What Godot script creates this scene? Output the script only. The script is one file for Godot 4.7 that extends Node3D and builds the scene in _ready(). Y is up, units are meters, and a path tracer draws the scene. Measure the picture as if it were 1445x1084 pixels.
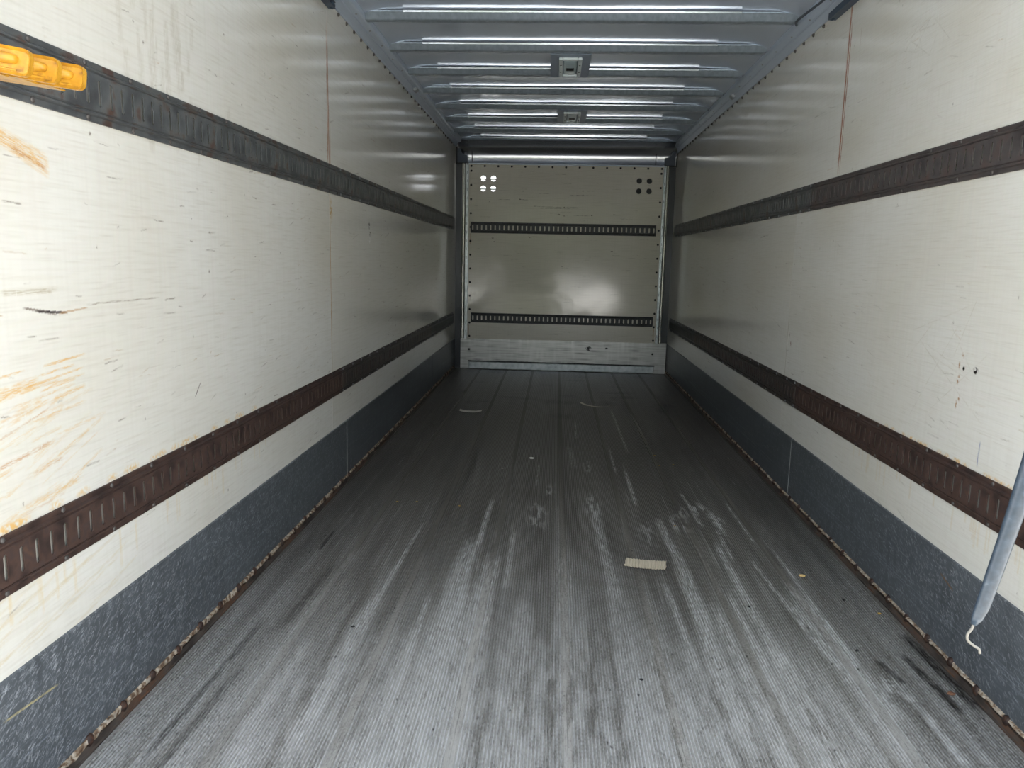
extends Node3D
# The empty cargo box of a delivery truck, seen from just outside its open rear door. x right, y up, -z towards the front wall.

const HW := 1.23        # half the inside width
const ZO := -1.0        # the open rear end
const ZF := -8.84       # the front wall
const PITCH := 0.0508   # slots of the lashing rails
var used := {}
var M := {}
var rng := RandomNumberGenerator.new()
var nz := FastNoiseLite.new()

# ------------------------------------------------------------------ naming
func numbered(called: String) -> String:
	if not used.has(called):
		used[called] = 0
		return called
	used[called] += 1
	return "%s_%03d" % [called, used[called]]

func tag(o: Node, label: String, category: String, group := "", kind := "") -> Node:
	o.set_meta("label", label)
	o.set_meta("category", category)
	if group != "": o.set_meta("group", group)
	if kind != "": o.set_meta("kind", kind)
	return o

func thing(called: String, label: String, category: String, at := Vector3.ZERO, group := "", kind := "") -> Node3D:
	var o := Node3D.new()
	o.name = numbered(called)
	add_child(o)
	o.position = at
	tag(o, label, category, group, kind)
	return o

func part(called: String, mesh: Mesh, mat: Material, parent: Node, at := Vector3.ZERO, turn := Vector3.ZERO) -> MeshInstance3D:
	var o := MeshInstance3D.new()
	o.name = called
	o.mesh = mesh
	o.material_override = mat
	o.position = at
	o.rotation = turn
	o.cast_shadow = GeometryInstance3D.SHADOW_CASTING_SETTING_ON
	parent.add_child(o, true)
	return o

func solo(called: String, mesh: Mesh, mat: Material, label: String, category: String, at := Vector3.ZERO, turn := Vector3.ZERO, group := "", kind := "") -> MeshInstance3D:
	var o := part(numbered(called), mesh, mat, self, at, turn)
	tag(o, label, category, group, kind)
	return o

# ------------------------------------------------------------------ mesh building
class MB:
	var st := SurfaceTool.new()
	func _init(smooth := false) -> void:
		st.begin(Mesh.PRIMITIVE_TRIANGLES)
		st.set_smooth_group(0 if smooth else -1)
	func v(p: Vector3, uv: Vector2, c: Color) -> void:
		st.set_color(c); st.set_uv(uv); st.add_vertex(p)
	# a face whose front looks along `out`
	func tri(a: Vector3, b: Vector3, c: Vector3, out: Vector3, ua := Vector2.ZERO, ub := Vector2.ZERO, uc := Vector2.ZERO, ca := Color.WHITE, cb := Color.WHITE, cc := Color.WHITE) -> void:
		if (c - a).cross(b - a).dot(out) >= 0.0:
			v(a, ua, ca); v(b, ub, cb); v(c, uc, cc)
		else:
			v(a, ua, ca); v(c, uc, cc); v(b, ub, cb)
	func quad(a: Vector3, b: Vector3, c: Vector3, d: Vector3, out: Vector3, uv := [], col := []) -> void:
		var u: Array = uv if uv.size() == 4 else [Vector2.ZERO, Vector2.ZERO, Vector2.ZERO, Vector2.ZERO]
		var k: Array = col if col.size() == 4 else [Color.WHITE, Color.WHITE, Color.WHITE, Color.WHITE]
		tri(a, b, c, out, u[0], u[1], u[2], k[0], k[1], k[2])
		tri(a, c, d, out, u[0], u[2], u[3], k[0], k[2], k[3])
	func box(lo: Vector3, hi: Vector3, bev := 0.0, col := Color.WHITE) -> void:
		# chamfered box: faces inset by bev, edge strips, corner triangles
		var m := (lo + hi) * 0.5
		var h := (hi - lo) * 0.5
		var b: float = min(bev, min(h.x, min(h.y, h.z)) * 0.9)
		var kk := [col, col, col, col]
		for ax in 3:
			var a1 := (ax + 1) % 3
			var a2 := (ax + 2) % 3
			for s in [-1.0, 1.0]:
				var n := Vector3.ZERO; n[ax] = s
				var q := []
				for e in [[-1, -1], [1, -1], [1, 1], [-1, 1]]:
					var p := m
					p[ax] += s * h[ax]
					p[a1] += e[0] * (h[a1] - b)
					p[a2] += e[1] * (h[a2] - b)
					q.append(p)
				quad(q[0], q[1], q[2], q[3], n, [], kk)
		if b <= 0.0: return
		for ax in 3:
			var a1 := (ax + 1) % 3
			var a2 := (ax + 2) % 3
			for s1 in [-1.0, 1.0]:
				for s2 in [-1.0, 1.0]:
					var n := Vector3.ZERO; n[a1] = s1; n[a2] = s2
					var q := []
					for e in [[-1, 0], [1, 0], [1, 1], [-1, 1]]:
						var p := m
						p[ax] += e[0] * (h[ax] - b)
						p[a1] += s1 * (h[a1] - (b if e[1] == 1 else 0.0))
						p[a2] += s2 * (h[a2] - (0.0 if e[1] == 1 else b))
						q.append(p)
					quad(q[0], q[1], q[2], q[3], n, [], kk)
		for sx in [-1.0, 1.0]:
			for sy in [-1.0, 1.0]:
				for sz in [-1.0, 1.0]:
					var s := Vector3(sx, sy, sz)
					var c := m + s * h
					tri(c - Vector3(0, sy, sz) * b, c - Vector3(sx, 0, sz) * b, c - Vector3(sx, sy, 0) * b, s, Vector2.ZERO, Vector2.ZERO, Vector2.ZERO, col, col, col)
	# a closed or open outline in the xy plane drawn out along z; `inside` tells the outline's inner side
	func extrude(o: PackedVector2Array, z0: float, z1: float, inside: Vector2, closed := true, cuts := 1, colors = null) -> void:
		var n := o.size()
		for i in (n if closed else n - 1):
			var a := o[i]
			var b := o[(i + 1) % n]
			var nn := (b - a).orthogonal()
			if nn.dot((a + b) * 0.5 - inside) < 0.0: nn = -nn
			for k in cuts:
				var za: float = lerp(z0, z1, float(k) / cuts)
				var zb: float = lerp(z0, z1, float(k + 1) / cuts)
				var p := [Vector3(a.x, a.y, za), Vector3(b.x, b.y, za), Vector3(b.x, b.y, zb), Vector3(a.x, a.y, zb)]
				var c := []
				if colors != null:
					for q in p: c.append(colors.call(q))
				quad(p[0], p[1], p[2], p[3], Vector3(nn.x, nn.y, 0), [Vector2(p[0].x, za), Vector2(p[1].x, za), Vector2(p[2].x, zb), Vector2(p[3].x, zb)], c)
	func cap(o: PackedVector2Array, z: float, dir: float) -> void:
		var t := Geometry2D.triangulate_polygon(o)
		for i in range(0, t.size(), 3):
			tri(Vector3(o[t[i]].x, o[t[i]].y, z), Vector3(o[t[i + 1]].x, o[t[i + 1]].y, z), Vector3(o[t[i + 2]].x, o[t[i + 2]].y, z), Vector3(0, 0, dir))
	# a solid drawn out along z with both ends closed
	func bar(o: PackedVector2Array, z0: float, z1: float, inside: Vector2, cuts := 1, colors = null) -> void:
		extrude(o, z0, z1, inside, true, cuts, colors)
		cap(o, z0, signf(z0 - z1)); cap(o, z1, signf(z1 - z0))
	# rings of points joined into a skin, ends closed
	func loft(rings: Array, close := true) -> void:
		var n: int = rings[0].size()
		for i in rings.size() - 1:
			var mid := Vector3.ZERO
			for q in rings[i]: mid += q
			for q in rings[i + 1]: mid += q
			mid /= 2.0 * n
			for j in n:
				var a: Vector3 = rings[i][j]
				var b: Vector3 = rings[i][(j + 1) % n]
				var c: Vector3 = rings[i + 1][(j + 1) % n]
				var d: Vector3 = rings[i + 1][j]
				quad(a, b, c, d, (a + b + c + d) * 0.25 - mid, [Vector2(float(j) / n, i), Vector2(float(j + 1) / n, i), Vector2(float(j + 1) / n, i + 1), Vector2(float(j) / n, i + 1)])
		if not close: return
		for e in [0, rings.size() - 1]:
			var m := Vector3.ZERO
			for q in rings[e]: m += q
			m /= n
			var other := Vector3.ZERO
			for q in rings[1 if e == 0 else e - 1]: other += q
			other /= n
			for j in n: tri(m, rings[e][j], rings[e][(j + 1) % n], m - other)
	func tube(path: Array, radii: Array, sides := 10, flat := 1.0) -> void:
		var rings := []
		var side := Vector3.RIGHT
		for i in path.size():
			var t: Vector3 = (path[min(i + 1, path.size() - 1)] - path[max(i - 1, 0)]).normalized()
			side = (side - t * side.dot(t))
			if side.length() < 0.01: side = t.cross(Vector3.FORWARD)
			side = side.normalized()
			var up := t.cross(side)
			var r: float = radii[i] if radii.size() > 1 else radii[0]
			var ring := []
			for j in sides:
				var a := TAU * j / sides
				ring.append(path[i] + (side * cos(a) + up * sin(a) * flat) * r)
			rings.append(ring)
		loft(rings)
	func done() -> ArrayMesh:
		st.generate_normals()
		st.index()
		return st.commit()

func dome(r: float, h: float, sides := 8) -> ArrayMesh:   # a rivet head standing on the xy plane, towards +z
	var b := MB.new(true)
	var rings := []
	for k in 4:
		var a := PI * 0.5 * k / 3.4
		var ring := []
		for j in sides:
			ring.append(Vector3(cos(TAU * j / sides) * r * cos(a), sin(TAU * j / sides) * r * cos(a), h * sin(a)))
		rings.append(ring)
	b.loft(rings)
	return b.done()

# ------------------------------------------------------------------ painting of surfaces
func srgb(r: float, g: float, b: float) -> Color: return Color(r / 255.0, g / 255.0, b / 255.0)

func fill_image(w: int, h: int, c: Color) -> Image:
	var i := Image.create(w, h, false, Image.FORMAT_RGBA8)
	i.fill(c)
	return i

# a film of colour whose cover follows stretched noise; nx, ny are how many grains across and down
func film(img: Image, nx: int, ny: int, c: Color, lo: float, hi: float, most: float, seed_: int, f0 := 1.0, f1 := 1.0, reach := 1.0) -> void:
	var f := FastNoiseLite.new()
	f.noise_type = FastNoiseLite.TYPE_SIMPLEX_SMOOTH
	f.seed = seed_
	f.frequency = 0.45
	f.fractal_octaves = 3
	var g := f.get_image(nx, ny, false, false, false)
	var d := g.get_data()
	var o := PackedByteArray()
	o.resize(nx * ny * 4)
	var r8 := int(c.r * 255)
	var g8 := int(c.g * 255)
	var b8 := int(c.b * 255)
	for j in ny:
		var fade := lerpf(f0, f1, clampf(float(j) / ny / reach, 0.0, 1.0)) * most * 255.0
		var lut := PackedByteArray()
		for k in 256: lut.append(int(clampf((k / 255.0 - lo) / (hi - lo), 0.0, 1.0) * fade))
		for i in range(j * nx, j * nx + nx):
			var q := i * 4
			o[q] = r8; o[q + 1] = g8; o[q + 2] = b8; o[q + 3] = lut[d[i]]
	var s := Image.create_from_data(nx, ny, false, Image.FORMAT_RGBA8, o)
	s.resize(img.get_width(), img.get_height(), Image.INTERPOLATE_CUBIC)
	img.blend_rect(s, Rect2i(0, 0, img.get_width(), img.get_height()), Vector2i.ZERO)

func dot(img: Image, x: int, y: int, c: Color, a: float) -> void:
	if x < 0 or y < 0 or x >= img.get_width() or y >= img.get_height() or a <= 0.01: return
	img.set_pixel(x, y, img.get_pixel(x, y).lerp(c, minf(a, 1.0)))

# a soft worn line from p to q, w pixels wide, ragged along and across
func stroke(img: Image, p: Vector2, q: Vector2, w: float, c: Color, a: float, rag := 0.6, w2 := -1.0, speckle := false) -> void:
	var d := q - p
	var steep: bool = absf(d.y) > absf(d.x)
	var n := int(maxf(absf(d.x), absf(d.y))) + 1
	var s0 := rng.randf() * 900.0
	for i in n:
		var t := float(i) / maxf(n - 1, 1)
		var m := p + d * t
		var ww: float = (w if w2 < 0.0 else lerpf(w, w2, t)) * 0.5
		var ends := clampf(minf(t, 1.0 - t) * 8.0, 0.0, 1.0)
		var kx := int(ceil(ww)) + 1
		for k in range(-kx, kx + 1):
			var cover := clampf(1.0 - absf(k) / (ww + 0.5), 0.0, 1.0)
			if cover <= 0.0: continue
			var r := 1.0
			if rag > 0.0:
				if steep: r = lerpf(1.0, clampf(nz.get_noise_2d(s0 + k * 26.0, i * 2.0) * 2.2 + 0.6, 0.0, 1.3), rag)
				else: r = lerpf(1.0, clampf(nz.get_noise_2d(i * 2.0 + s0, k * 26.0) * 2.2 + 0.6, 0.0, 1.3), rag)
			var al := a * minf(cover * 1.6, 1.0) * ends * r * (rng.randf_range(0.35, 1.35) if speckle else 1.0)
			if steep: dot(img, int(m.x) + k, int(m.y), c, al)
			else: dot(img, int(m.x), int(m.y) + k, c, al)

func blotch(img: Image, m: Vector2, rx: float, ry: float, c: Color, a: float, freq := 6.0, torn := false) -> void:
	for y in range(int(m.y - ry), int(m.y + ry) + 1):
		for x in range(int(m.x - rx), int(m.x + rx) + 1):
			var e := Vector2((x - m.x) / rx, (y - m.y) / ry).length()
			if e >= 1.0: continue
			var q := nz.get_noise_2d(x * freq, y * freq * (0.35 if torn else 1.0))
			dot(img, x, y, c, a * (clampf(1.6 * (1.0 - e), 0.0, 1.0) * clampf(q * 5.0 + 0.25, 0.0, 1.2) * rng.randf_range(0.5, 1.2) if torn else (1.0 - e) * clampf(q * 2.5 + 0.8, 0.0, 1.4)))

func tex(i: Image) -> ImageTexture:
	i.generate_mipmaps()
	return ImageTexture.create_from_image(i)

# a seamless two-tone grain for the box-mapped materials
func grain(size: int, freq: float, ramp: Gradient, seed_: int, octaves := 5) -> ImageTexture:
	var f := FastNoiseLite.new()
	f.noise_type = FastNoiseLite.TYPE_SIMPLEX_SMOOTH
	f.seed = seed_
	f.frequency = freq
	f.fractal_octaves = octaves
	var d := f.get_seamless_image(size, size).get_data()
	var lut := []
	for k in 256: lut.append(ramp.sample(k / 255.0))
	var o := PackedByteArray()
	o.resize(size * size * 3)
	for i in size * size:
		var c: Color = lut[d[i]]
		o[i * 3] = int(c.r * 255); o[i * 3 + 1] = int(c.g * 255); o[i * 3 + 2] = int(c.b * 255)
	return ImageTexture.create_from_image(Image.create_from_data(size, size, false, Image.FORMAT_RGB8, o))

func ramp(stops: Array) -> Gradient:
	var g := Gradient.new()
	var o := PackedFloat32Array()
	var c := PackedColorArray()
	for s in stops: o.append(s[0]); c.append(s[1])
	g.offsets = o; g.colors = c
	return g

func mat(c: Color, rough: float, metal := 0.0, spec := 0.5) -> StandardMaterial3D:
	var m := StandardMaterial3D.new()
	m.albedo_color = c; m.roughness = rough; m.metallic = metal; m.metallic_specular = spec
	return m

func boxed(m: StandardMaterial3D, t: Texture2D, scale_: float) -> StandardMaterial3D:
	m.albedo_texture = t
	m.uv1_triplanar = true; m.uv1_world_triplanar = true
	m.uv1_scale = Vector3.ONE * scale_
	return m

# ------------------------------------------------------------------ the scene
func _ready() -> void:
	rng.seed = 7
	nz.seed = 3; nz.frequency = 0.02; nz.noise_type = FastNoiseLite.TYPE_SIMPLEX_SMOOTH; nz.fractal_octaves = 3
	var cam := Camera3D.new()
	cam.name = "camera"
	add_child(cam)
	cam.keep_aspect = Camera3D.KEEP_HEIGHT
	cam.fov = rad_to_deg(2.0 * atan(542.0 / 1085.0))
	cam.near = 0.05; cam.far = 400.0
	# turned a little to the left, pitched down 9 degrees, held 1.3 degrees off level
	var right := Basis(Vector3.UP, 0.0535) * Basis(Vector3.RIGHT, -0.1602) * Basis(Vector3.BACK, 0.0219)
	cam.transform = Transform3D(right, Vector3(-0.0684, 1.2605, 0.0))
	cam.current = true

	var env := Environment.new()
	env.background_mode = Environment.BG_SKY
	var sky := Sky.new()
	var sm := ProceduralSkyMaterial.new()
	sm.sky_top_color = Color(0.74, 0.77, 0.81)
	sm.sky_horizon_color = Color(0.89, 0.90, 0.91)
	sm.ground_horizon_color = Color(0.6, 0.58, 0.55)
	sm.ground_bottom_color = Color(0.4, 0.39, 0.37)
	sm.sky_curve = 0.2
	sm.sky_energy_multiplier = 1.0
	sky.sky_material = sm
	env.sky = sky
	env.ambient_light_source = Environment.AMBIENT_SOURCE_SKY
	env.tonemap_mode = Environment.TONE_MAPPER_LINEAR
	env.tonemap_exposure = 5.4
	env.sdfgi_enabled = true; env.ssao_enabled = true; env.ssil_enabled = true
	var we := WorldEnvironment.new()
	we.name = "world"; we.environment = env
	add_child(we)
	var sun := DirectionalLight3D.new()
	sun.name = "sun"
	add_child(sun)
	sun.rotation_degrees = Vector3(-52, 160, 0)   # from behind the cab, high: it lights the yard, not the box
	sun.light_color = Color(1.0, 0.98, 0.95)
	sun.light_energy = 2.6
	sun.light_angular_distance = 0.6
	sun.shadow_enabled = true

	materials()
	build_ground()
	build_floor()
	build_walls()
	build_front()
	build_ceiling()
	build_rails()
	build_fittings()
	build_debris()

func materials() -> void:
	var rust := ramp([[0.0, srgb(44, 34, 32)], [0.35, srgb(67, 52, 48)], [0.55, srgb(84, 64, 56)], [0.75, srgb(72, 59, 57)], [1.0, srgb(110, 80, 62)]])
	var steel := ramp([[0.0, srgb(66, 67, 69)], [0.45, srgb(96, 99, 101)], [0.66, srgb(108, 110, 110)], [0.8, srgb(96, 84, 78)], [1.0, srgb(88, 60, 50)]])
	var plum := ramp([[0.0, srgb(62, 57, 57)], [0.5, srgb(90, 85, 85)], [0.8, srgb(94, 80, 77)], [1.0, srgb(96, 70, 62)]])
	var dim := ramp([[0.0, srgb(42, 38, 38)], [0.5, srgb(66, 60, 59)], [0.75, srgb(72, 60, 56)], [1.0, srgb(80, 60, 53)]])
	M.dim = boxed(mat(Color.WHITE, 0.45, 0.3), grain(256, 0.02, dim, 21), 1.7)
	var black := ramp([[0.0, srgb(22, 25, 29)], [0.6, srgb(40, 44, 49)], [1.0, srgb(54, 54, 56)]])
	M.rust = boxed(mat(Color.WHITE, 0.55, 0.2), grain(512, 0.012, rust, 11), 1.9)
	M.steel = boxed(mat(Color.WHITE, 0.42, 0.35), grain(512, 0.010, steel, 12), 1.7)
	M.plum = boxed(mat(Color.WHITE, 0.45, 0.3), grain(512, 0.010, plum, 13), 1.7)
	M.black = boxed(mat(Color.WHITE, 0.42, 0.3), grain(256, 0.02, black, 14), 2.0)
	var galv := ramp([[0.0, srgb(150, 158, 166)], [0.5, srgb(176, 184, 190)], [1.0, srgb(196, 202, 206)]])
	M.galv = boxed(mat(srgb(236, 244, 252), 0.32, 0.55), grain(256, 0.04, galv, 15), 3.0)
	M.sheet = mat(srgb(212, 223, 240), 0.16, 0.5)
	M.polish = mat(srgb(226, 232, 238), 0.16, 1.0)
	M.header = mat(srgb(186, 190, 196), 0.22, 0.9)
	M.alu = boxed(mat(Color.WHITE, 0.34, 0.7), grain(256, 0.02, galv, 16), 2.0)
	M.cove = mat(srgb(192, 204, 220), 0.36, 0.25)
	M.post = mat(srgb(190, 190, 186), 0.25, 0.8)
	M.dark = mat(srgb(24, 26, 30), 0.6)
	M.rivet = mat(srgb(20, 20, 21), 0.4, 0.3)
	M.zinc = mat(srgb(170, 174, 178), 0.3, 0.8)
	M.rough_zinc = mat(srgb(96, 92, 90), 0.5, 0.5)
	var yel := ramp([[0.0, srgb(96, 66, 28)], [0.3, srgb(178, 126, 34)], [0.7, srgb(200, 150, 46)], [1.0, srgb(140, 96, 36)]])
	M.yellow = boxed(mat(Color.WHITE, 0.35), grain(256, 0.02, yel, 17), 6.0)
	var dirt := ramp([[0.0, srgb(40, 34, 31)], [0.5, srgb(84, 77, 72)], [0.75, srgb(96, 70, 54)], [1.0, srgb(122, 80, 54)]])
	M.channel = boxed(mat(Color.WHITE, 0.55, 0.2), grain(256, 0.012, dirt, 18), 1.6)
	var pale := ramp([[0.0, srgb(60, 44, 34)], [0.4, srgb(120, 96, 74)], [0.55, srgb(176, 164, 146)], [1.0, srgb(214, 208, 198)]])
	M.pale = boxed(mat(Color.WHITE, 0.8), grain(256, 0.03, pale, 19), 5.0)
	var clip := ramp([[0.0, srgb(30, 22, 20)], [0.6, srgb(62, 44, 36)], [1.0, srgb(104, 66, 44)]])
	M.clip = boxed(mat(Color.WHITE, 0.6), grain(128, 0.05, clip, 20), 8.0)

func build_ground() -> void:
	var conc := ramp([[0.0, srgb(156, 154, 150)], [1.0, srgb(182, 180, 176)]])
	var b := MB.new()
	b.box(Vector3(-60, -1.4, -60), Vector3(60, -1.1, 11))
	solo("ground", b.done(), boxed(mat(Color.WHITE, 0.9), grain(256, 0.02, conc, 30), 0.5), "pale concrete yard that the truck stands on", "ground", Vector3.ZERO, Vector3.ZERO, "", "structure")
	var turf := ramp([[0.0, srgb(72, 74, 60)], [1.0, srgb(104, 106, 90)]])
	var l := MB.new()
	l.box(Vector3(-60, -1.4, 11), Vector3(60, -1.12, 90))
	solo("lawn", l.done(), boxed(mat(Color.WHITE, 0.95), grain(256, 0.04, turf, 31), 0.4), "grass beyond the concrete yard behind the truck", "lawn", Vector3.ZERO, Vector3.ZERO, "", "structure")
	# a belt of trees beyond the grass
	var t := MB.new(true)
	for k in 46:
		var c := Vector3(-58.0 + 2.6 * k + rng.randf_range(-0.8, 0.8), rng.randf_range(2.0, 4.5), 44.0 + rng.randf_range(-3.0, 3.0))
		var rings := []
		for i in 9:
			var ring := []
			var a := PI * i / 8.0
			for j in 12:
				var d := Vector3(sin(a) * cos(TAU * j / 12.0), -cos(a), sin(a) * sin(TAU * j / 12.0))
				ring.append(c + Vector3(d.x * 3.0, d.y * 5.5, d.z * 3.0) * (1.0 + 0.25 * nz.get_noise_3d(d.x * 60.0 + k * 50.0, d.y * 60.0, d.z * 60.0)))
			rings.append(ring)
		t.loft(rings)
	solo("treeline", t.done(), mat(srgb(66, 72, 58), 0.95), "belt of dark green trees beyond the grass behind the truck", "trees", Vector3.ZERO, Vector3.ZERO, "", "stuff")
	# the white van that the glossy front wall mirrors
	var v := thing("van", "white van parked nose-on behind the truck, mirrored as a bright patch in the front wall", "van", Vector3(1.2, -1.1, 12.0))
	var body := MB.new(true)
	var rs := []
	for q in [[0.0, 0.45, 0.78, 0.86], [0.08, 0.32, 0.92, 0.95], [0.9, 0.28, 1.12, 1.0], [1.7, 0.28, 1.78, 0.98], [4.4, 0.28, 1.82, 0.98], [4.7, 0.34, 1.74, 0.92]]:
		var ring := []
		for k in 28:
			var a := TAU * k / 28.0
			var p := Vector2(signf(cos(a)) * pow(absf(cos(a)), 0.4), signf(sin(a)) * pow(absf(sin(a)), 0.4))
			ring.append(Vector3(p.x * q[3], lerpf(q[1], q[2], p.y * 0.5 + 0.5), q[0]))
		rs.append(ring)
	body.loft(rs)
	part("body", body.done(), mat(srgb(236, 236, 234), 0.4), v)
	var ws := MB.new()
	var w4 := [Vector3(-0.74, 1.24, 1.02), Vector3(0.74, 1.24, 1.02), Vector3(0.62, 1.66, 1.52), Vector3(-0.62, 1.66, 1.52)]
	var off := Vector3(0, 0.03, -0.03)
	ws.quad(w4[0] + off, w4[1] + off, w4[2] + off, w4[3] + off, Vector3(0, 0.6, -1))
	for k in 4: ws.quad(w4[k], w4[(k + 1) % 4], w4[(k + 1) % 4] + off, w4[k] + off, (w4[k] + w4[(k + 1) % 4]) * 0.5 - (w4[0] + w4[2]) * 0.5)
	part("windscreen", ws.done(), mat(srgb(30, 34, 38), 0.1), v)
	for x in [-0.86, 0.86]:
		for z in [0.9, 3.7]:
			var wh := MB.new(true)
			var wr := []
			for q in [[-0.11, 0.2], [-0.11, 0.31], [-0.08, 0.34], [0.08, 0.34], [0.11, 0.31], [0.11, 0.2]]:
				var ring := []
				for k in 20: ring.append(Vector3(q[0], cos(TAU * k / 20.0) * q[1], sin(TAU * k / 20.0) * q[1]))
				wr.append(ring)
			wh.loft(wr)
			part("wheel", wh.done(), M.dark, v, Vector3(x, 0.34, z))

# ------------------------------------------------------------------ floor
func floor_image() -> Image:
	var w := 1024
	var h := 2048
	var img := fill_image(w, h, srgb(158, 156, 152))
	film(img, 10, 12, srgb(92, 88, 84), 0.35, 0.75, 0.5, 41)
	film(img, 60, 8, srgb(96, 93, 90), 0.4, 0.8, 0.55, 42)
	film(img, 4, 4, srgb(112, 109, 104), 0.0, 0.3, 0.6, 45, 0.0, 1.0, 0.42)
	film(img, 120, 10, srgb(80, 76, 73), 0.4, 0.8, 0.45, 46, 0.2, 1.0, 0.6)
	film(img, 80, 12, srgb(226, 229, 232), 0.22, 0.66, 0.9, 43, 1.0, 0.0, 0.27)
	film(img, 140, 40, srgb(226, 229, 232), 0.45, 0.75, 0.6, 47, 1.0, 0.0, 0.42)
	film(img, 1024, 1400, srgb(60, 58, 56), 0.52, 0.8, 0.6, 44)
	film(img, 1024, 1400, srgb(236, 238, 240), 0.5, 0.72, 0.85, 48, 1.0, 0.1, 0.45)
	return img

func build_floor() -> void:
	var img := floor_image()
	var sx := 1024.0 / (2 * HW)
	var sz := 2048.0 / (ZO - ZF)
	var at := func(x: float, z: float) -> Vector2: return Vector2((x + HW) * sx, (ZO - z) * sz)
	var worn := srgb(226, 228, 230)
	# where boots and pallets have rubbed the ribs bright: x, z from, x, z to, width (m), strength
	for s in [[-0.67, -3.55, -0.70, -2.6, 0.02, 0.8], [-0.70, -2.75, -0.72, -1.7, 0.07, 0.75], [-0.51, -2.75, -0.50, -1.9, 0.025, 0.9], [-0.52, -2.5, -0.51, -1.5, 0.09, 0.6],
			[-0.37, -3.95, -0.38, -3.2, 0.03, 0.85], [-0.41, -3.42, -0.43, -1.6, 0.10, 0.75], [-0.30, -3.2, -0.30, -1.6, 0.09, 0.7], [-0.36, -2.9, -0.36, -1.5, 0.16, 0.55], [-0.23, -3.5, -0.23, -2.8, 0.03, 0.6],
			[0.16, -3.95, 0.20, -2.7, 0.06, 0.6], [0.2, -2.9, 0.21, -1.5, 0.10, 0.4], [0.39, -4.62, 0.39, -3.9, 0.025, 0.8], [0.44, -6.6, 0.45, -5.0, 0.02, 0.6], [0.33, -5.2, 0.33, -4.5, 0.015, 0.7],
			[0.12, -6.0, 0.11, -5.4, 0.015, 0.6], [0.66, -4.2, 0.68, -3.6, 0.02, 0.85], [0.47, -3.75, 0.50, -3.1, 0.05, 0.7], [0.50, -3.2, 0.48, -1.8, 0.07, 0.85], [0.56, -2.8, 0.56, -1.7, 0.05, 0.7],
			[0.76, -3.9, 0.77, -3.5, 0.03, 0.75], [0.74, -3.6, 0.73, -3.2, 0.02, 0.8], [0.70, -3.45, 0.69, -2.2, 0.04, 0.95], [0.70, -2.5, 0.68, -1.5, 0.09, 0.7], [0.875, -4.05, 0.88, -3.4, 0.012, 0.95],
			[0.94, -3.4, 0.94, -2.3, 0.018, 0.95], [0.81, -3.27, 0.86, -2.3, 0.02, 0.9], [0.86, -2.9, 0.9, -1.8, 0.05, 0.7], [0.64, -2.9, 0.63, -1.9, 0.03, 0.9], [0.40, -2.95, 0.42, -2.2, 0.03, 0.6],
			[0.90, -3.0, 0.94, -2.0, 0.06, 0.7], [0.99, -2.28, 1.02, -2.15, 0.03, 0.8], [1.03, -2.1, 1.02, -1.85, 0.03, 0.8], [-0.14, -4.7, -0.14, -4.2, 0.02, 0.4], [0.05, -5.2, 0.08, -4.6, 0.05, 0.35],
			[-0.9, -3.2, -0.92, -2.0, 0.04, 0.35], [-0.85, -2.4, -0.86, -1.5, 0.06, 0.4], [0.0, -3.3, 0.0, -1.5, 0.12, 0.35], [-0.15, -2.8, -0.14, -1.5, 0.1, 0.4], [0.3, -2.6, 0.3, -1.5, 0.12, 0.4], [-0.62, -2.5, -0.62, -1.5, 0.1, 0.3]]:
		stroke(img, at.call(s[0], s[1]), at.call(s[2], s[3]), s[4] * sx, worn, minf(s[5] * 1.5, 1.25), 0.95, s[4] * sx * 1.25, true)
	for s in [[0.71, -3.88, 0.05, 0.13, 0.75], [0.61, -3.84, 0.04, 0.1, 0.6], [0.57, -3.65, 0.06, 0.14, 0.55], [0.77, -3.72, 0.035, 0.12, 0.7], [0.16, -4.66, 0.03, 0.15, 0.5], [0.16, -3.88, 0.05, 0.22, 0.65],
			[-0.13, -3.7, 0.06, 0.25, 0.5], [-0.07, -4.13, 0.02, 0.12, 0.6], [0.99, -2.22, 0.03, 0.08, 0.7], [0.4, -3.5, 0.05, 0.2, 0.4], [-0.37, -2.6, 0.12, 0.7, 0.35], [0.0, -1.9, 0.5, 0.7, 0.35], [0.6, -1.9, 0.4, 0.6, 0.3], [-0.6, -1.9, 0.4, 0.6, 0.25]]:
		blotch(img, at.call(s[0], s[1]), s[2] * sx * 1.2, s[3] * sz * 1.2, worn, s[4] * 1.3, 3.4, true)
	for k in 260:   # fine bright rub lines along the ribs, more of them near the door
		var z := ZO - 0.3 - 4.0 * pow(rng.randf(), 1.6)
		var x := rng.randf_range(-1.1, 1.1)
		stroke(img, at.call(x, z), at.call(x + rng.randf_range(-0.004, 0.004), z + rng.randf_range(0.15, 0.6)), rng.randf_range(1.0, 3.0), worn, rng.randf_range(0.2, 0.55), 0.6)
	var soot := srgb(30, 28, 27)
	for s in [[1.18, -2.6, 1.2, -2.1, 0.05, 0.8], [1.11, -2.45, 1.14, -2.1, 0.035, 0.7], [1.01, -2.4, 1.04, -2.25, 0.03, 0.6], [-1.06, -3.38, -1.06, -3.13, 0.016, 1.0], [-1.05, -2.5, -1.07, -1.7, 0.03, 0.4], [-1.0, -2.2, -1.02, -1.5, 0.03, 0.3], [-0.95, -3.0, -0.97, -2.4, 0.04, 0.35]]:
		stroke(img, at.call(s[0], s[1]), at.call(s[2], s[3]), s[4] * sx, soot, s[5], 0.7)
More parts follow.
